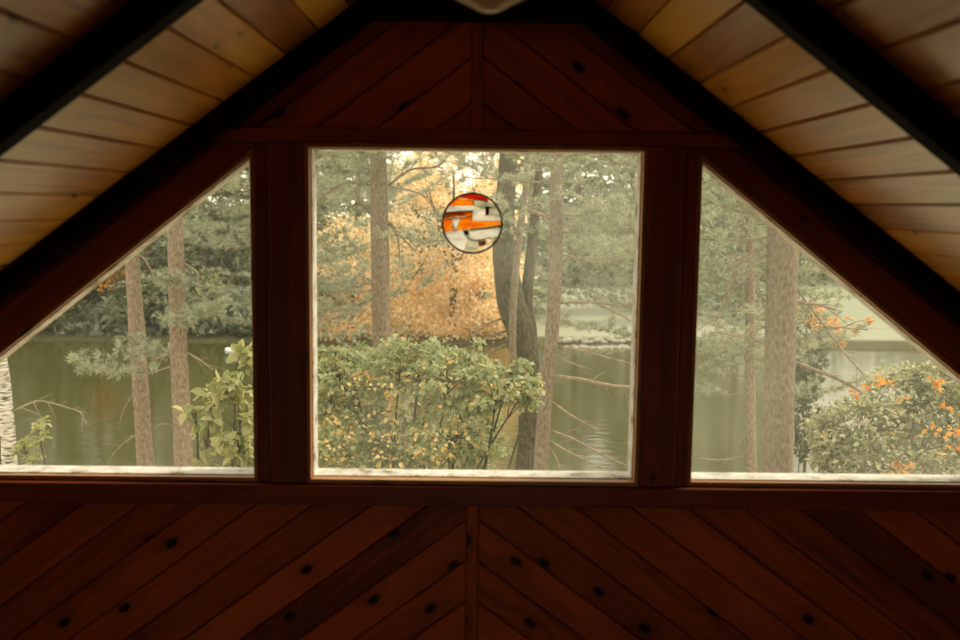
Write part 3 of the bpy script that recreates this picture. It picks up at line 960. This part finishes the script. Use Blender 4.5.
def near_pine(name, pts, Y, label, mat, top_h, boughs=(), px_br=(), seed=1, flare=1.3, needle=0.11):
    root = tree_root(name, pts[-1][0], Y, label)
    A, B = grow_trunk(pts, Y, top_h, mat, root, flare, seed)
    rng = np.random.default_rng(seed)
    TPs, TDs = [], []
    for z0, z1, n, reach, az in boughs:
        bo, TP, TD = pine_boughs(A, z0, z1, n, reach, rng, seed, az)
        for tw in bo: bough_part(tw, 0.014, M['twig'], root)
        TPs.append(TP); TDs.append(TD)
    if TPs:
        me = needle_mesh('foliage', np.concatenate(TPs), np.concatenate(TDs), 18, needle, 0.010, M['needles'], rng)
        link('foliage', me, None, root)
    for i, (bp_, mt) in enumerate(px_br):
        px_branch(bp_, Y, M[mt], root, True, seed * 10 + i)
    return root


PI = math.pi
# window beside the birch
near_pine('red_pine', [(131, 240, 14), (138, 350, 16), (146, 470, 17)], 15.0, 'slim red-barked pine leaning slightly, nearer the birch of the two in that window', M['bark_red'], 9.0,
          boughs=[(2.2, 7.5, 16, 2.4, None)],
          px_br=[([(140, 390, 3), (128, 402, 2.5), (120, 420, 1.5)], 'twig'), ([(141, 375, 2.5), (128, 372, 2), (121, 362, 1.2)], 'dead'), ([(146, 430, 3), (128, 440, 2), (112, 455, 1.2)], 'dead'), ([(132, 270, 3), (140, 256, 2.5), (150, 268, 2), (156, 285, 1.5)], 'dead')], seed=11)
near_pine('red_pine', [(175, 215, 15), (178, 330, 17), (184, 470, 19)], 14.0, 'straight red-barked pine with pale dead stubs beside the leafy sapling', M['bark_red'], 9.5,
          boughs=[(1.9, 8.0, 18, 2.6, None), (-0.9, 0.6, 5, 1.5, None)],
          px_br=[([(185, 264, 4), (194, 270, 3.5), (198, 274, 2)], 'dead'), ([(186, 352, 3), (200, 360, 2.5), (213, 370, 1.5)], 'dead'), ([(173, 353, 3), (160, 357, 2.5), (152, 360, 1.5)], 'dead'), ([(172, 426, 2.5), (165, 424, 2.5), (158, 425, 1.5)], 'dead'), ([(190, 424, 2.5), (200, 430, 2)], 'dead')], seed=12)
# middle window
near_pine('grey_pine', [(378, 150, 16), (380, 250, 18), (382, 360, 19), (384, 470, 20)], 15.0, 'upright grey pine trunk rising behind the leafy shrub', M['bark'], 10.0,
          boughs=[(1.0, 9.0, 20, 3.0, None)],
          px_br=[([(372, 215, 4), (362, 206, 3.5), (356, 192, 3), (362, 184, 2.5), (378, 178, 2)], 'twig'), ([(371, 185, 4), (345, 183, 3.2), (322, 198, 2), (316, 206, 1.2)], 'twig'), ([(388, 186, 3.5), (410, 170, 3), (436, 167, 2.4), (445, 160, 1.5)], 'twig'),
                 ([(388, 222, 3.5), (397, 232, 3), (400, 262, 2)], 'twig'), ([(388, 224, 3), (405, 240, 2.5), (416, 252, 1.5)], 'twig'), ([(388, 186, 3), (415, 192, 2.5), (432, 200, 1.2)], 'dead'), ([(374, 290, 2.5), (356, 293, 2), (340, 300, 1.2)], 'twig')], seed=13)
r = tree_root('forked_oak', 529, 16.0, 'dark furrowed trunk, broadest in the middle window, with a thin stem against it', 'tree')
A, B = grow_trunk([(509, 150, 18), (505, 205, 20), (504, 250, 23), (511, 300, 29), (523, 340, 28), (529, 390, 23), (529, 430, 22), (527, 470, 24)], 16.0, 9.5, M['bark_dark'], r, 1.5, 21)
rng = np.random.default_rng(21)
P, R = px_path([(520, 395, 9, -.15), (514, 370, 8, -.25), (513, 310, 8, -.35), (519, 240, 7, -.3), (528, 170, 6, -.2), (531, 120, 5)], 16.0)
mb = MB(); tube(mb, P, R, 9, True, 0.04, 3); mb.build('side_stem', M['bark'], r, True)
P, R = px_path([(529, 372, 14), (531, 335, 13), (527, 300, 12), (530, 262, 11), (536, 210, 9), (540, 150, 7), (545, 90, 5)], 16.15)
mb = MB(); tube(mb, P, R, 9, True, 0.04, 4); mb.build('side_stem', M['bark_dark'], r, True)
for i, pp in enumerate(([(528, 210, 6), (545, 216, 5), (556, 222, 4), (575, 226, 3)], [(505, 345, 4), (490, 352, 3), (478, 362, 2)], [(507, 330, 4), (488, 338, 3), (470, 347, 1.5)], [(503, 318, 3), (486, 325, 2.5), (474, 334, 1.5)])):
    px_branch(pp, 15.9, M['twig'], r, True, 60 + i)
TPs = []
bo, TP, TD = pine_boughs(A, 3.0, 9.0, 12, 2.4, rng, 21)
for tw in bo: bough_part(tw, 0.02, M['twig'], r)
D = rng.normal(0, 1, (len(TP) * 2, 3)); 
link('foliage', leaf_mesh('foliage', np.repeat(TP, 2, axis=0) + rng.normal(0, .08, (len(TP) * 2, 3)), D, rng.normal(0, .5, D.shape) + np.array([0, 0, 1.0]), 0.10, 0.06, M['green'], rng), None, r)

near_pine('slender_pine', [(557, 150, 13), (556, 240, 13), (553, 320, 14), (546, 390, 14), (541, 470, 16)], 13.0, 'slender pale pine with bare dead branches reaching over the lake beside the dark furrowed trunk', M['bark'], 10.5,
          boughs=[(1.75, 9.0, 26, 2.8, None), (0.9, 1.7, 4, 1.9, (-0.9, 0.6))],
          px_br=[([(556, 303, 4), (585, 302, 3.5), (615, 304, 3), (645, 303, 2)], 'twig'), ([(556, 346, 3), (580, 350, 2.5), (610, 358, 2), (636, 365, 1.5)], 'twig'),
                 ([(553, 376, 5), (580, 379, 4.5), (610, 385, 4), (650, 389, 3)], 'dead'), ([(552, 402, 4), (572, 416, 3), (598, 430, 2)], 'twig'),
                 ([(549, 430, 4), (575, 440, 3.5), (605, 456, 3), (640, 472, 2)], 'twig'), ([(549, 440, 4), (565, 450, 3), (590, 462, 2.5), (610, 472, 1.5)], 'dead'), ([(548, 445, 3), (556, 458, 2.5), (560, 470, 2)], 'twig'),
                 ([(600, 306, 3), (615, 312, 2.5), (632, 322, 1.8)], 'twig'), ([(558, 356, 2.5), (570, 362, 2), (586, 368, 1.2)], 'dead')], seed=14)
# window with the thick trunk
near_pine('thick_pine', [(783, 225, 30), (781, 330, 31), (779, 400, 30), (778, 478, 31)], 11.0, 'thick grey-brown pine trunk, the broadest tree in view', M['bark'], 11.0,
          boughs=[(2.3, 9.0, 16, 2.8, None), (1.2, 2.2, 5, 2.4, (2.4, 3.9))],
          px_br=[([(771, 244, 4), (752, 252, 3.5), (737, 266, 3), (728, 290, 2.5), (716, 322, 2)], 'twig'), ([(769, 266, 3), (758, 280, 3.2), (760, 296, 3), (772, 305, 2.5)], 'twig'), ([(768, 326, 4), (752, 330, 3), (742, 337, 3), (722, 333, 2.5), (710, 332, 1.5)], 'dead'),
                 ([(770, 255, 3), (745, 258, 2), (720, 255, 1.2)], 'dead'), ([(794, 362, 6), (812, 369, 5), (838, 379, 4.5), (870, 397, 3)], 'bark'), ([(797, 303, 3.5), (815, 304, 4), (836, 310, 2.5)], 'dead'), ([(796, 288, 2), (825, 327, 3), (842, 350, 2.5), (864, 375, 1.5)], 'twig'),
                 ([(766, 420, 3), (756, 422, 2.5), (744, 436, 1.5)], 'twig'), ([(797, 340, 2), (830, 328, 2), (868, 330, 1.2)], 'twig')], seed=15)
near_pine('young_pine', [(750, 240, 8), (750, 330, 10), (750, 400, 11), (751, 478, 12)], 18.0, 'thin reddish young pine standing beside the thick pine trunk', M['bark_red'], 7.0,
          boughs=[(-1.8, 6.0, 42, 2.3, None)], px_br=[([(746, 455, 2.5), (722, 460, 2), (700, 458, 1.2)], 'dead')], seed=16)
near_pine('misty_pine', [(676, 150, 9), (677, 300, 11), (678, 470, 12)], 19.0, 'soft pale-needled pine on the slope behind the mullion by the thick pine trunk', M['bark'], 8.5,
          boughs=[(-1.2, 8.0, 50, 3.2, None)], seed=17)
near_pine('misty_pine', [(655, 150, 7), (656, 250, 8), (657, 478, 9)], 21.5, 'misty pine at the lake edge behind the mullion next to the slender pine', M['bark'], 9.0,
          boughs=[(0.3, 8.5, 44, 3.2, None)], seed=18)
near_pine('misty_pine', [(293, 150, 8), (294, 250, 9), (295, 478, 10)], 20.0, 'misty pine behind the mullion between the leafy sapling and the leafy shrub', M['bark'], 9.0,
          boughs=[(-1.6, 8.5, 50, 3.2, None)], seed=19)
near_pine('misty_pine', [(262, 150, 8), (263, 250, 9), (264, 478, 10)], 21.5, 'soft-needled pine at the lake edge behind the mullion by the leafy sapling', M['bark'], 9.0,
          boughs=[(0.7, 8.5, 40, 3.4, None)], seed=20)

# birch at the edge of the view
r = tree_root('birch', 8, 12.0, 'white birch trunk with dark flecks at the corner of the sloped window', 'tree')
A, B = grow_trunk([(-6, 330, 11), (2, 370, 13), (7, 420, 14), (10, 470, 15)], 12.0, 6.0, M['birch'], r, 1.2, 31)
px_branch([(12, 412, 3), (28, 404, 2.5), (42, 401, 2.2), (72, 409, 2), (82, 414, 1.6), (86, 424, 1)], 12.0, M['dead'], r, True, 71)
rng = np.random.default_rng(31)
bo, TP, TD = pine_boughs(A, 3.0, 5.9, 12, 1.6, rng, 31)
for tw in bo: bough_part(tw, 0.012, M['twig'], r)
D = rng.normal(0, 1, TP.shape)
link('foliage', leaf_mesh('foliage', TP, D, rng.normal(0, .5, D.shape) + np.array([0, 0, 1.0]), 0.06, 0.045, M['pale'], rng), None, r)


def shrub(name, label, clumps, Y, n, leaf, mat, seed, extra=None, stems=7, cat='shrub', foot=None):
    """clumps: (px, py, rx px, ry px, extra depth); leaves hang on twigs in each clump, stems run from the ground to each."""
    rng = np.random.default_rng(seed)
    cpx = sum(c[0] for c in clumps) / len(clumps)
    root = tree_root(name, foot or cpx, Y, label, cat)
    base = Vector(root.location)
    tot = sum(c[2] * c[3] for c in clumps)
    Ps, Ns = [], []
    k = 0
    for c in clumps:
        yy = Y + (c[4] if len(c) > 4 else 0)
        cc = at(c[0], c[1], yy); rx, rz_ = c[2] * yy / F_PX, c[3] * yy / F_PX
        m_ = max(8, int(n * c[2] * c[3] / tot))
        u = unit(rng.normal(0, 1, (m_, 3))) * (rng.uniform(0.15, 1, (m_, 1)) ** 0.45)
        # gather leaves round twig tips inside the clump
        nt_ = max(5, m_ // 18)
        tips = unit(rng.normal(0, 1, (nt_, 3))) * (rng.uniform(0.2, 1, (nt_, 1)) ** 0.4)
        pick = rng.integers(0, nt_, m_)
        u = tips[pick] * 0.98 + u * np.array([0.34, 0.34, 0.15])
        u = u + tips[pick] * 0.15 * rng.uniform(0, 1, (m_, 1))
        q = np.array(cc)[None] + u * np.array([rx, max(rx, rz_) * 0.8, rz_])
        Ps.append(q); Ns.append(u)
        ww = np.array([rx, max(rx, rz_) * 0.8, rz_])
        mb = MB()
        mid = base.lerp(cc, 0.55) + Vector((rng.normal(0, .1), rng.normal(0, .1), 0.15))
        if foot: mid = Vector((base.x + rng.normal(0, .05), base.y, base.z + (cc.z - base.z) * 0.8))
        b0 = base + Vector((rng.normal(0, .06), rng.normal(0, .06), -0.03))
        sp_ = [Vector(p) for p in smooth_path([tuple(b0), tuple(mid), tuple(cc)], 5)]
        tube(mb, sp_, [0.022 * (1 - 0.7 * i / (len(sp_) - 1)) for i in range(len(sp_))], 6, False)
        for tpt in tips[:14]:
            e = cc + Vector(tuple(tpt * ww * 0.85))
            s0 = sp_[-2].lerp(cc, rng.uniform(-0.5, 1))
            tube(mb, [s0, s0.lerp(e, 0.5) + Vector((0, 0, 0.03)), e], [0.006, 0.004, 0.002], 4, False)
        mb.build('stem', M['bark_dark'], root, True, weld=False)
        k += 1
    P = np.concatenate(Ps); U = np.concatenate(Ns)
    D = U * 0.7 + rng.normal(0, 0.7, P.shape) + np.array([0, 0, -0.25])
    Nn = rng.normal(0, 0.45, P.shape) + np.array([0, -0.25, 1.0])
    link('foliage', leaf_mesh('foliage', P, D, Nn, leaf, leaf * 0.62, M[mat], rng), None, root)
    if extra:
        mat2, cl = extra
        Ps = []
        for c in cl:
            yy = Y + (c[4] if len(c) > 4 else -0.2)
            cc = at(c[0], c[1], yy)
            m_ = int(c[5]) if len(c) > 5 else 14
            Ps.append(np.array(cc)[None] + rng.normal(0, 0.5, (m_, 3)) * np.array([c[2], c[2], c[3]]) * yy / F_PX)
        P = np.concatenate(Ps)
        link('autumn_leaves', leaf_mesh('autumn_leaves', P, rng.normal(0, 1, P.shape), rng.normal(0, 0.5, P.shape) + np.array([0, -0.5, 0.8]), leaf * (0.95 if mat2 == 'orange' else 0.7), leaf * (0.6 if mat2 == 'orange' else 0.5), M[mat2], rng), None, root)['label'] = ('orange' if mat2 == 'orange' else 'golden') + ' autumn leaves'
    return root


shrub('leafy_shrub', 'wide green leafy shrub filling the lower middle window',
      [(350, 385, 45, 34, .3), (400, 368, 45, 26, .2), (450, 378, 48, 30, 0), (498, 388, 40, 24, -.1), (522, 394, 16, 13, -.2), (340, 440, 50, 36, .2), (395, 440, 40, 34, .3), (450, 430, 48, 32, 0), (478, 438, 28, 30, 0.2), (420, 356, 32, 15, .3), (335, 368, 24, 16, .5), (370, 480, 60, 30, 0), (455, 482, 46, 24, 0), (345, 352, 22, 9, .4), (470, 352, 26, 9, .1), (512, 368, 22, 9, 0), (534, 384, 12, 7, -.2), (330, 400, 20, 20, .2)],
      9.0, 9000, 0.066, 'green', 41,
      extra=('autumn', [(392, 405, 8, 24, -.2, 45), (376, 436, 18, 26, -.45, 30), (440, 446, 30, 20, -.45, 60), (340, 428, 30, 30, -.4, 30), (410, 450, 40, 22, -.5, 35), (365, 382, 30, 10, -.3, 25), (335, 452, 20, 20, -.4, 25), (450, 380, 60, 24, -.4, 12)]))
shrub('leafy_sapling', 'pale green big-leaved sapling growing against the mullion of the sloped window',
      [(236, 372, 24, 26), (212, 398, 28, 20, .1), (240, 420, 26, 34), (205, 440, 24, 20, .1), (238, 465, 34, 26), (196, 412, 14, 10, .1)], 7.5, 780, 0.10, 'pale', 42)
shrub('light_shrub', 'light green shrub with orange leaves under the thick trunk window',
      [(915, 400, 46, 36, 0), (950, 420, 40, 50, 0), (860, 430, 44, 34, -.1), (828, 440, 24, 24, 0), (885, 460, 60, 30, -.2), (838, 470, 32, 20, -.1), (945, 470, 50, 34, 0), (930, 380, 30, 16, .2), (818, 426, 14, 11, 0)],
      9.5, 9500, 0.062, 'silver', 43,
      extra=('orange', [(880, 382, 9, 5, -.3, 16), (868, 388, 6, 5, -.3, 6), (855, 394, 3, 3, -.4, 5), (938, 383, 8, 6, -.5, 12), (950, 432, 16, 5, -.6, 24), (958, 450, 10, 4, -.6, 10), (900, 468, 14, 6, -.6, 20), (905, 402, 6, 4, -.4, 5), (945, 408, 5, 4, -.4, 5)]))
shrub('seedling', 'small pale sapling by the foot of the birch', [(24, 448, 9, 20), (40, 440, 8, 20), (34, 468, 20, 12)], 11.0, 190, 0.085, 'pale', 44, stems=3, cat='sapling')
shrub('orange_maple', 'little maple with peach orange leaves over the lake edge beside the thick trunk', [(812, 318, 14, 14), (832, 330, 18, 14, .2), (856, 322, 14, 8), (846, 338, 10, 6)], 20.5, 420, 0.09, 'peach', 45, cat='tree', foot=785)
shrub('dark_bush', 'dark rounded bush at the water edge behind the thick trunk', [(806, 325, 16, 22), (810, 360, 16, 26), (802, 390, 20, 18), (806, 430, 26, 30)], 21.5, 3400, 0.10, 'hedge', 46)


# ------------------------------------------------------------------ trees across the lake
def far_conifer_mesh(seed, h=14.0, rad_=3.0, n=9000, mat='far_needles'):
    rng = np.random.default_rng(seed)
    nb = 150
    zb = np.sort(rng.uniform(0.03, 0.98, nb)) * h
    az = rng.uniform(0, 2 * PI, nb)
    ln = rad_ * (1 - zb / h) ** 0.6 * rng.uniform(0.55, 1.15, nb)
    i = rng.integers(0, nb, n)
    t = rng.uniform(0.12, 1, n) ** 0.7
    d = np.stack([np.cos(az[i]), np.sin(az[i]), np.full(n, 0.02)], axis=1)
    P = d * (ln[i] * t)[:, None]
    P[:, 2] += zb[i] - 0.25 * ln[i] * t + 0.22 * ln[i] * t * t
    side = np.stack([-d[:, 1], d[:, 0], np.zeros(n)], axis=1)
    P += side * (rng.normal(0, 0.28, n) * ln[i] * (0.25 + 0.4 * t))[:, None] + rng.normal(0, 0.09, (n, 3))
    D = d + side * rng.normal(0, 0.8, n)[:, None] + rng.normal(0, 0.3, (n, 3))
    return leaf_mesh('foliage', P, D, rng.normal(0, 0.6, P.shape) + np.array([0, 0, 1.0]), 0.34, 0.12, M[mat], rng)


def far_broad_mesh(seed, h=10.0, rad_=4.0, n=9000, mat='gold', leaf=0.17, base=0.06):
    rng = np.random.default_rng(seed)
    nc = 42
    c = unit(rng.normal(0, 1, (nc, 3))) * (rng.uniform(0.15, 1, (nc, 1)) ** 0.5)
    c = c * np.array([rad_, rad_, h * (1 - base) / 2]) + np.array([0, 0, h * (1 + base) / 2])
    i = rng.integers(0, nc, n)
    P = c[i] + unit(rng.normal(0, 1, (n, 3))) * (rng.uniform(0, 1, (n, 1)) ** 0.5) * np.array([1.15, 1.15, 0.7])
    return leaf_mesh('foliage', P, rng.normal(0, 1, P.shape), rng.normal(0, 0.6, P.shape) + np.array([0, 0, 0.8]), leaf, leaf * 0.65, M[mat], rng), c


def trunk_mesh(h, r):
    mb = MB(); tube(mb, [(0, 0, -0.3), (0.03, 0, h * 0.3), (-0.04, 0.02, h * 0.7), (0, 0, h * 0.97)], [r * 1.3, r, r * 0.6, 0.02], 8)
    o = mb.build('trunk', M['bark'])
    me = o.data; bpy.data.objects.remove(o)
    me.polygons.foreach_set('use_smooth', [True] * len(me.polygons))
    return me


cm = [far_conifer_mesh(100 + i, 14.0, 3.0 + 0.3 * i) for i in range(4)]
ctm = trunk_mesh(14.0, 0.2)
def far_pine(px, Y, s, k, label):
    p = at(px, 350, Y)
    r = empty('distant_pine', (p.x, Y, ground_z(p.x, Y)))
    r.scale = (s, s, s); r.rotation_euler = (0, 0, px * 1.7)
    tag(r, label, 'tree', 'pines across the lake')
    for nm, me in (('trunk', ctm), ('foliage', cm[k])):
        o = bpy.data.objects.new(nm, me); COL.objects.link(o); o.parent = r
for px, Y, s, k, lb in (
    (-10, 54, 0.95, 0, 'distant pine across the lake just above the birch'),
    (55, 53, 0.8, 1, 'distant low pine across the lake between the birch and the orange-leaved spray'),
    (98, 58, 1.05, 2, 'distant pine across the lake standing behind the orange-leaved spray'),
    (150, 55, 0.95, 3, 'distant pine across the lake between the two red-barked pines'),
    (205, 57, 1.1, 0, 'distant pine across the lake between the straight red-barked pine and the shed'),
    (258, 60, 1.1, 1, 'distant pine across the lake behind the shed'),
    (318, 56, 1.0, 2, 'distant pine across the lake at the jamb of the middle window by the grey pine'),
    (358, 72, 1.25, 3, 'distant pine across the lake directly behind the upright grey pine'),
    (528, 62, 1.15, 0, 'distant pine across the lake right behind the dark furrowed trunk'),
    (575, 84, 1.3, 1, 'distant pine at the end of the lawn behind the slender pine'),
    (628, 86, 1.3, 2, 'distant pine at the end of the lawn by the jamb of the middle window'),
    (685, 66, 1.15, 3, 'distant pine across the lake behind the mullion and the misty pine'),
    (735, 60, 1.0, 0, 'distant pine across the lake behind the thin young pine'),
    (772, 70, 1.1, 1, 'distant pine across the lake straight behind the thick trunk'),
):
    far_pine(px, Y, s, k, lb)


def far_broad(px, Y, h, rr, n, mat, seed, label, name='autumn_maple', leaf=0.17, base=0.06):
    p = at(px, 350, Y)
    r = empty(name, (p.x, Y, ground_z(p.x, Y)))
    tag(r, label, 'tree')
    me, c = far_broad_mesh(seed, h, rr, n, mat, leaf, base)
    o = bpy.data.objects.new('foliage', me); COL.objects.link(o); o.parent = r
    mb = MB()
    tube(mb, [(0, 0, -0.3), (0.1, 0, h * 0.3), (0, 0.1, h * 0.75)], [h * 0.02, h * 0.016, 0.03], 8)
    rnd = random.Random(seed)
    for q in c[:16]:
        z0 = rnd.uniform(0.2, 0.6) * h
        tube(mb, [(0.05, 0, z0), (q[0] * 0.5, q[1] * 0.5, (z0 + q[2]) / 2 + 0.2), tuple(q)], [h * 0.007, h * 0.005, 0.01], 5, False)
    o2 = mb.build('trunk', M['bark_dark'], None, True, weld=False); o2.parent = r
    return r

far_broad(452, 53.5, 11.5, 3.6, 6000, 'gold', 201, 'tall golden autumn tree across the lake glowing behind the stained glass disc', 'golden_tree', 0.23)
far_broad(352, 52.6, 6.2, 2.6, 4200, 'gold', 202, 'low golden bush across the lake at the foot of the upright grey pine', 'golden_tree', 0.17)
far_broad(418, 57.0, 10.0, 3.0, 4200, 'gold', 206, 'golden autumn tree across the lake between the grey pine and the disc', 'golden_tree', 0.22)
far_broad(106, 52.8, 3.9, 0.9, 300, 'orange', 203, 'small orange-leaved maple spray across the lake beside the leaning red-barked pine', 'autumn_maple', 0.2, 0.5)
far_broad(205, 53.2, 3.0, 1.6, 700, 'pale', 204, 'pale bushy tree on the far shore beside the straight red-barked pine', 'shore_bush', 0.2)
far_broad(158, 52.8, 2.8, 2.2, 1500, 'hedge', 205, 'dark low bush on the far shore between the red-barked pines', 'shore_bush', 0.2)
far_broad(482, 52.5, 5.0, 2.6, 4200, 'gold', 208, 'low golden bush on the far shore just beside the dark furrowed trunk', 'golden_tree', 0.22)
far_broad(60, 53.0, 2.6, 2.6, 1500, 'hedge', 207, 'dark green bush trailing into the lake near the birch', 'shore_bush', 0.2)

# uncountable woods further off
rng = np.random.default_rng(77)
n = 52000
px_ = rng.uniform(-90, 90, n); yy = rng.uniform(86, 108, n)
top = 12 + 3.0 * np.sin(px_ * 0.35) + 2.0 * np.sin(px_ * 0.9 + 2)
gap = (np.abs(px_ + 2.5) < 6.5)
top = np.where(gap, 3.5 + 1.5 * np.sin(px_ * 1.3), top)
top = np.where(px_ > 27, 2.3 + 1.6 * np.sin(px_ * 0.8), top)
zz = -5.5 + (top + 5.5) * rng.uniform(0, 1, n)
P = np.stack([px_, yy, zz], axis=1)
n2_ = 40000
yy2 = 51.6 + 30 * rng.uniform(0, 1, n2_) ** 1.6
P2 = np.stack([rng.uniform(-60, -8.5, n2_), yy2, np.zeros(n2_)], axis=1)
P2[:, 2] = -5.35 + rng.uniform(0, 1, n2_) ** 1.2 * np.clip(1.5 + (yy2 - 51) * 0.2 + 0.9 * np.sin(P2[:, 0] * 0.7) + 0.6 * np.sin(P2[:, 0] * 1.9), 0.4, 9)
P = np.concatenate([P, P2])
me = leaf_mesh('treeline', P, rng.normal(0, 1, P.shape), rng.normal(0, 0.6, P.shape) + np.array([0, 0, 1.0]), 0.75, 0.36, M['far_needles'], rng)
o = link('treeline', me); tag(o, 'hazy woods and undergrowth behind the far shore', 'woods', kind='stuff')

n3_ = 17000
yy3 = rng.uniform(50.9, 58, n3_)
P3 = np.stack([rng.uniform(-9.5, 2.6, n3_), yy3, np.zeros(n3_)], axis=1)
P3[:, 2] = -5.42 + rng.uniform(0, 1, n3_) * np.clip(1.6 + 0.35 * (yy3 - 51) + 0.8 * np.sin(P3[:, 0] * 1.1), 0.3, 5)
o = link('undergrowth', leaf_mesh('undergrowth', P3, rng.normal(0, 1, P3.shape), rng.normal(0, 0.6, P3.shape) + np.array([0, 0, 0.8]), 0.2, 0.13, M['gold'], rng))
tag(o, 'golden undergrowth along the far shore below the golden trees', 'undergrowth', kind='stuff')

# stone edging of the far lawn
M['stone'] = plain('pale_stone', (0.27, 0.255, 0.21), 0.9, 0.4, 2.5, bump=0.3)
rnd = random.Random(9)
protos = []
import bmesh
for i in range(5):
    bm = bmesh.new(); bmesh.ops.create_icosphere(bm, subdivisions=2, radius=1.0)
    for v in bm.verts:
        v.co *= 1 + 0.28 * mnoise.noise(v.co * 1.3 + Vector((i * 7.0, 0, 0)))
        v.co.z *= 0.72
    me = bpy.data.meshes.new('boulder'); bm.to_mesh(me); bm.free()
    me.materials.append(M['stone']); protos.append(me)
first = None
for i in range(64):
    px = 562 + (i % 32) * 2.55 + rnd.uniform(-1, 1)
    row = i // 32
    Yb = 50.3 + row * 0.9 + rnd.uniform(-.2, .2)
    p = at(px, 345, Yb)
    o = bpy.data.objects.new('boulder', protos[i % 5]); COL.objects.link(o)
    s = rnd.uniform(0.10, 0.24)
    o.location = (p.x, Yb, max(ground_z(p.x, Yb), LAKE_Z - 0.1) + s * 0.35)
    o.scale = (s * rnd.uniform(0.9, 1.4), s, s); o.rotation_euler = (0, 0, rnd.uniform(0, 6))
    tag(o, 'pale boulder in the stone edging where the far lawn meets the lake', 'rock', 'boulders edging the far lawn')

# little shed and white boat on the far shore
M['shedwall'] = plain('pale_blue_grey_boards', (0.42, 0.47, 0.47), 0.8, 0.12, 3)
M['shedroof'] = plain('grey_roof', (0.30, 0.31, 0.30), 0.8, 0.15, 3)
M['white'] = plain('white_paint', (0.75, 0.74, 0.70), 0.5, 0.05, 3)
M['darkpane'] = plain('dark_pane', (0.04, 0.05, 0.05), 0.2)
p = at(241, 340, 54.0)
sh = empty('shed', (p.x, 54.0, ground_z(p.x, 54.0))); tag(sh, 'small pale grey-blue shed across the lake beside the mullion', 'shed')
bpy.context.view_layer.update()
gz = sh.location.z
x0, x1 = p.x - 1.0, p.x + 1.6
mb = MB(); prism(mb, [(x0, gz - 0.2), (x1, gz - 0.2), (x1, gz + 1.35), (x0, gz + 1.35)], (Vector((0, 0, 0)), X, Z, Y_), 54.0, 56.0); mb.build('wall', M['shedwall'], sh)
mb = MB(); prism(mb, [(53.7, gz + 1.3), (56.3, gz + 1.3), (55.0, gz + 2.0)], (Vector((0, 0, 0)), Y_, Z, X), x0 - 0.2, x1 + 0.2); mb.build('roof', M['shedroof'], sh)
mb = MB(); box(mb, x0 + 0.4, x0 + 1.0, 53.97, 53.995, gz + 0.5, gz + 1.1); f_ = mb.build('window', M['darkpane'], sh)
mb = MB(); box(mb, x0 - 0.02, x0 + 0.1, 53.95, 53.995, gz, gz + 1.35); mb.build('corner_board', M['white'], sh)
p = at(241, 356, 46.5)
bt = empty('rowboat', (p.x, 46.5, LAKE_Z)); tag(bt, 'small white boat on the lake below the shed', 'boat')
bpy.context.view_layer.update()
mb = MB()
st = []
for i in range(9):
    t = i / 8; w = 0.34 * math.sin(PI * min(1, 0.15 + t * 0.85)) ** 0.7; xx = p.x - 0.7 + 1.4 * t
    st.append([Vector((xx, 46.5 + w * math.cos(a), LAKE_Z + 0.24 + 0.08 * (2 * t - 1) ** 2 - 0.30 * math.sin(a))) for a in [PI * k / 8 for k in range(9)]])
for i in range(8):
    for k in range(8):
        mb.face([st[i][k], st[i][k + 1], st[i + 1][k + 1], st[i + 1][k]], [(0, 0)] * 4)
mb.face(st[-1], [(0, 0)] * 9); mb.face(st[0][::-1], [(0, 0)] * 9)
hull = mb.build('hull', M['white'], bt, True)
md = hull.modifiers.new('thick', 'SOLIDIFY'); md.thickness = 0.03
for t in (0.35, 0.65):
    mb = MB(); xx = p.x - 0.7 + 1.4 * t
    box(mb, xx - 0.09, xx + 0.09, 46.22, 46.78, LAKE_Z + 0.17, LAKE_Z + 0.19); mb.build('bench', M['shedroof'], bt)

# ------------------------------------------------------------------ daylight
w = bpy.data.worlds.new('overcast'); SC.world = w; w.use_nodes = True
nt = w.node_tree; nt.nodes.clear()
out = nt.nodes.new('ShaderNodeOutputWorld'); bg = nt.nodes.new('ShaderNodeBackground')
tc = N(nt, 'ShaderNodeTexCoord'); sp = N(nt, 'ShaderNodeSeparateXYZ'); nt.links.new(tc.outputs['Generated'], sp.inputs[0])
c = ramp(nt, sp.outputs[2], [(0.0, (1.0, 0.90, 0.76)), (0.25, (1.0, 0.95, 0.85)), (0.9, (1.0, 0.97, 0.90))])
nt.links.new(c, bg.inputs['Color']); bg.inputs['Strength'].default_value = 2.1
nt.links.new(bg.outputs[0], out.inputs[0])
sl = bpy.data.lights.new('sun', 'SUN'); sl.energy = 4.0; sl.angle = rad(8); sl.color = (1.0, 0.92, 0.80)
so = bpy.data.objects.new('sun', sl); COL.objects.link(so)
sd = Vector((0.65, 0.2, 0.75))
so.rotation_euler = sd.to_track_quat('Z', 'Y').to_euler()

cy = SC.cycles
cy.use_denoising = True
cy.max_bounces = 10; cy.diffuse_bounces = 6; cy.glossy_bounces = 4; cy.transparent_max_bounces = 16; cy.transmission_bounces = 6
cy.sample_clamp_indirect = 6.0
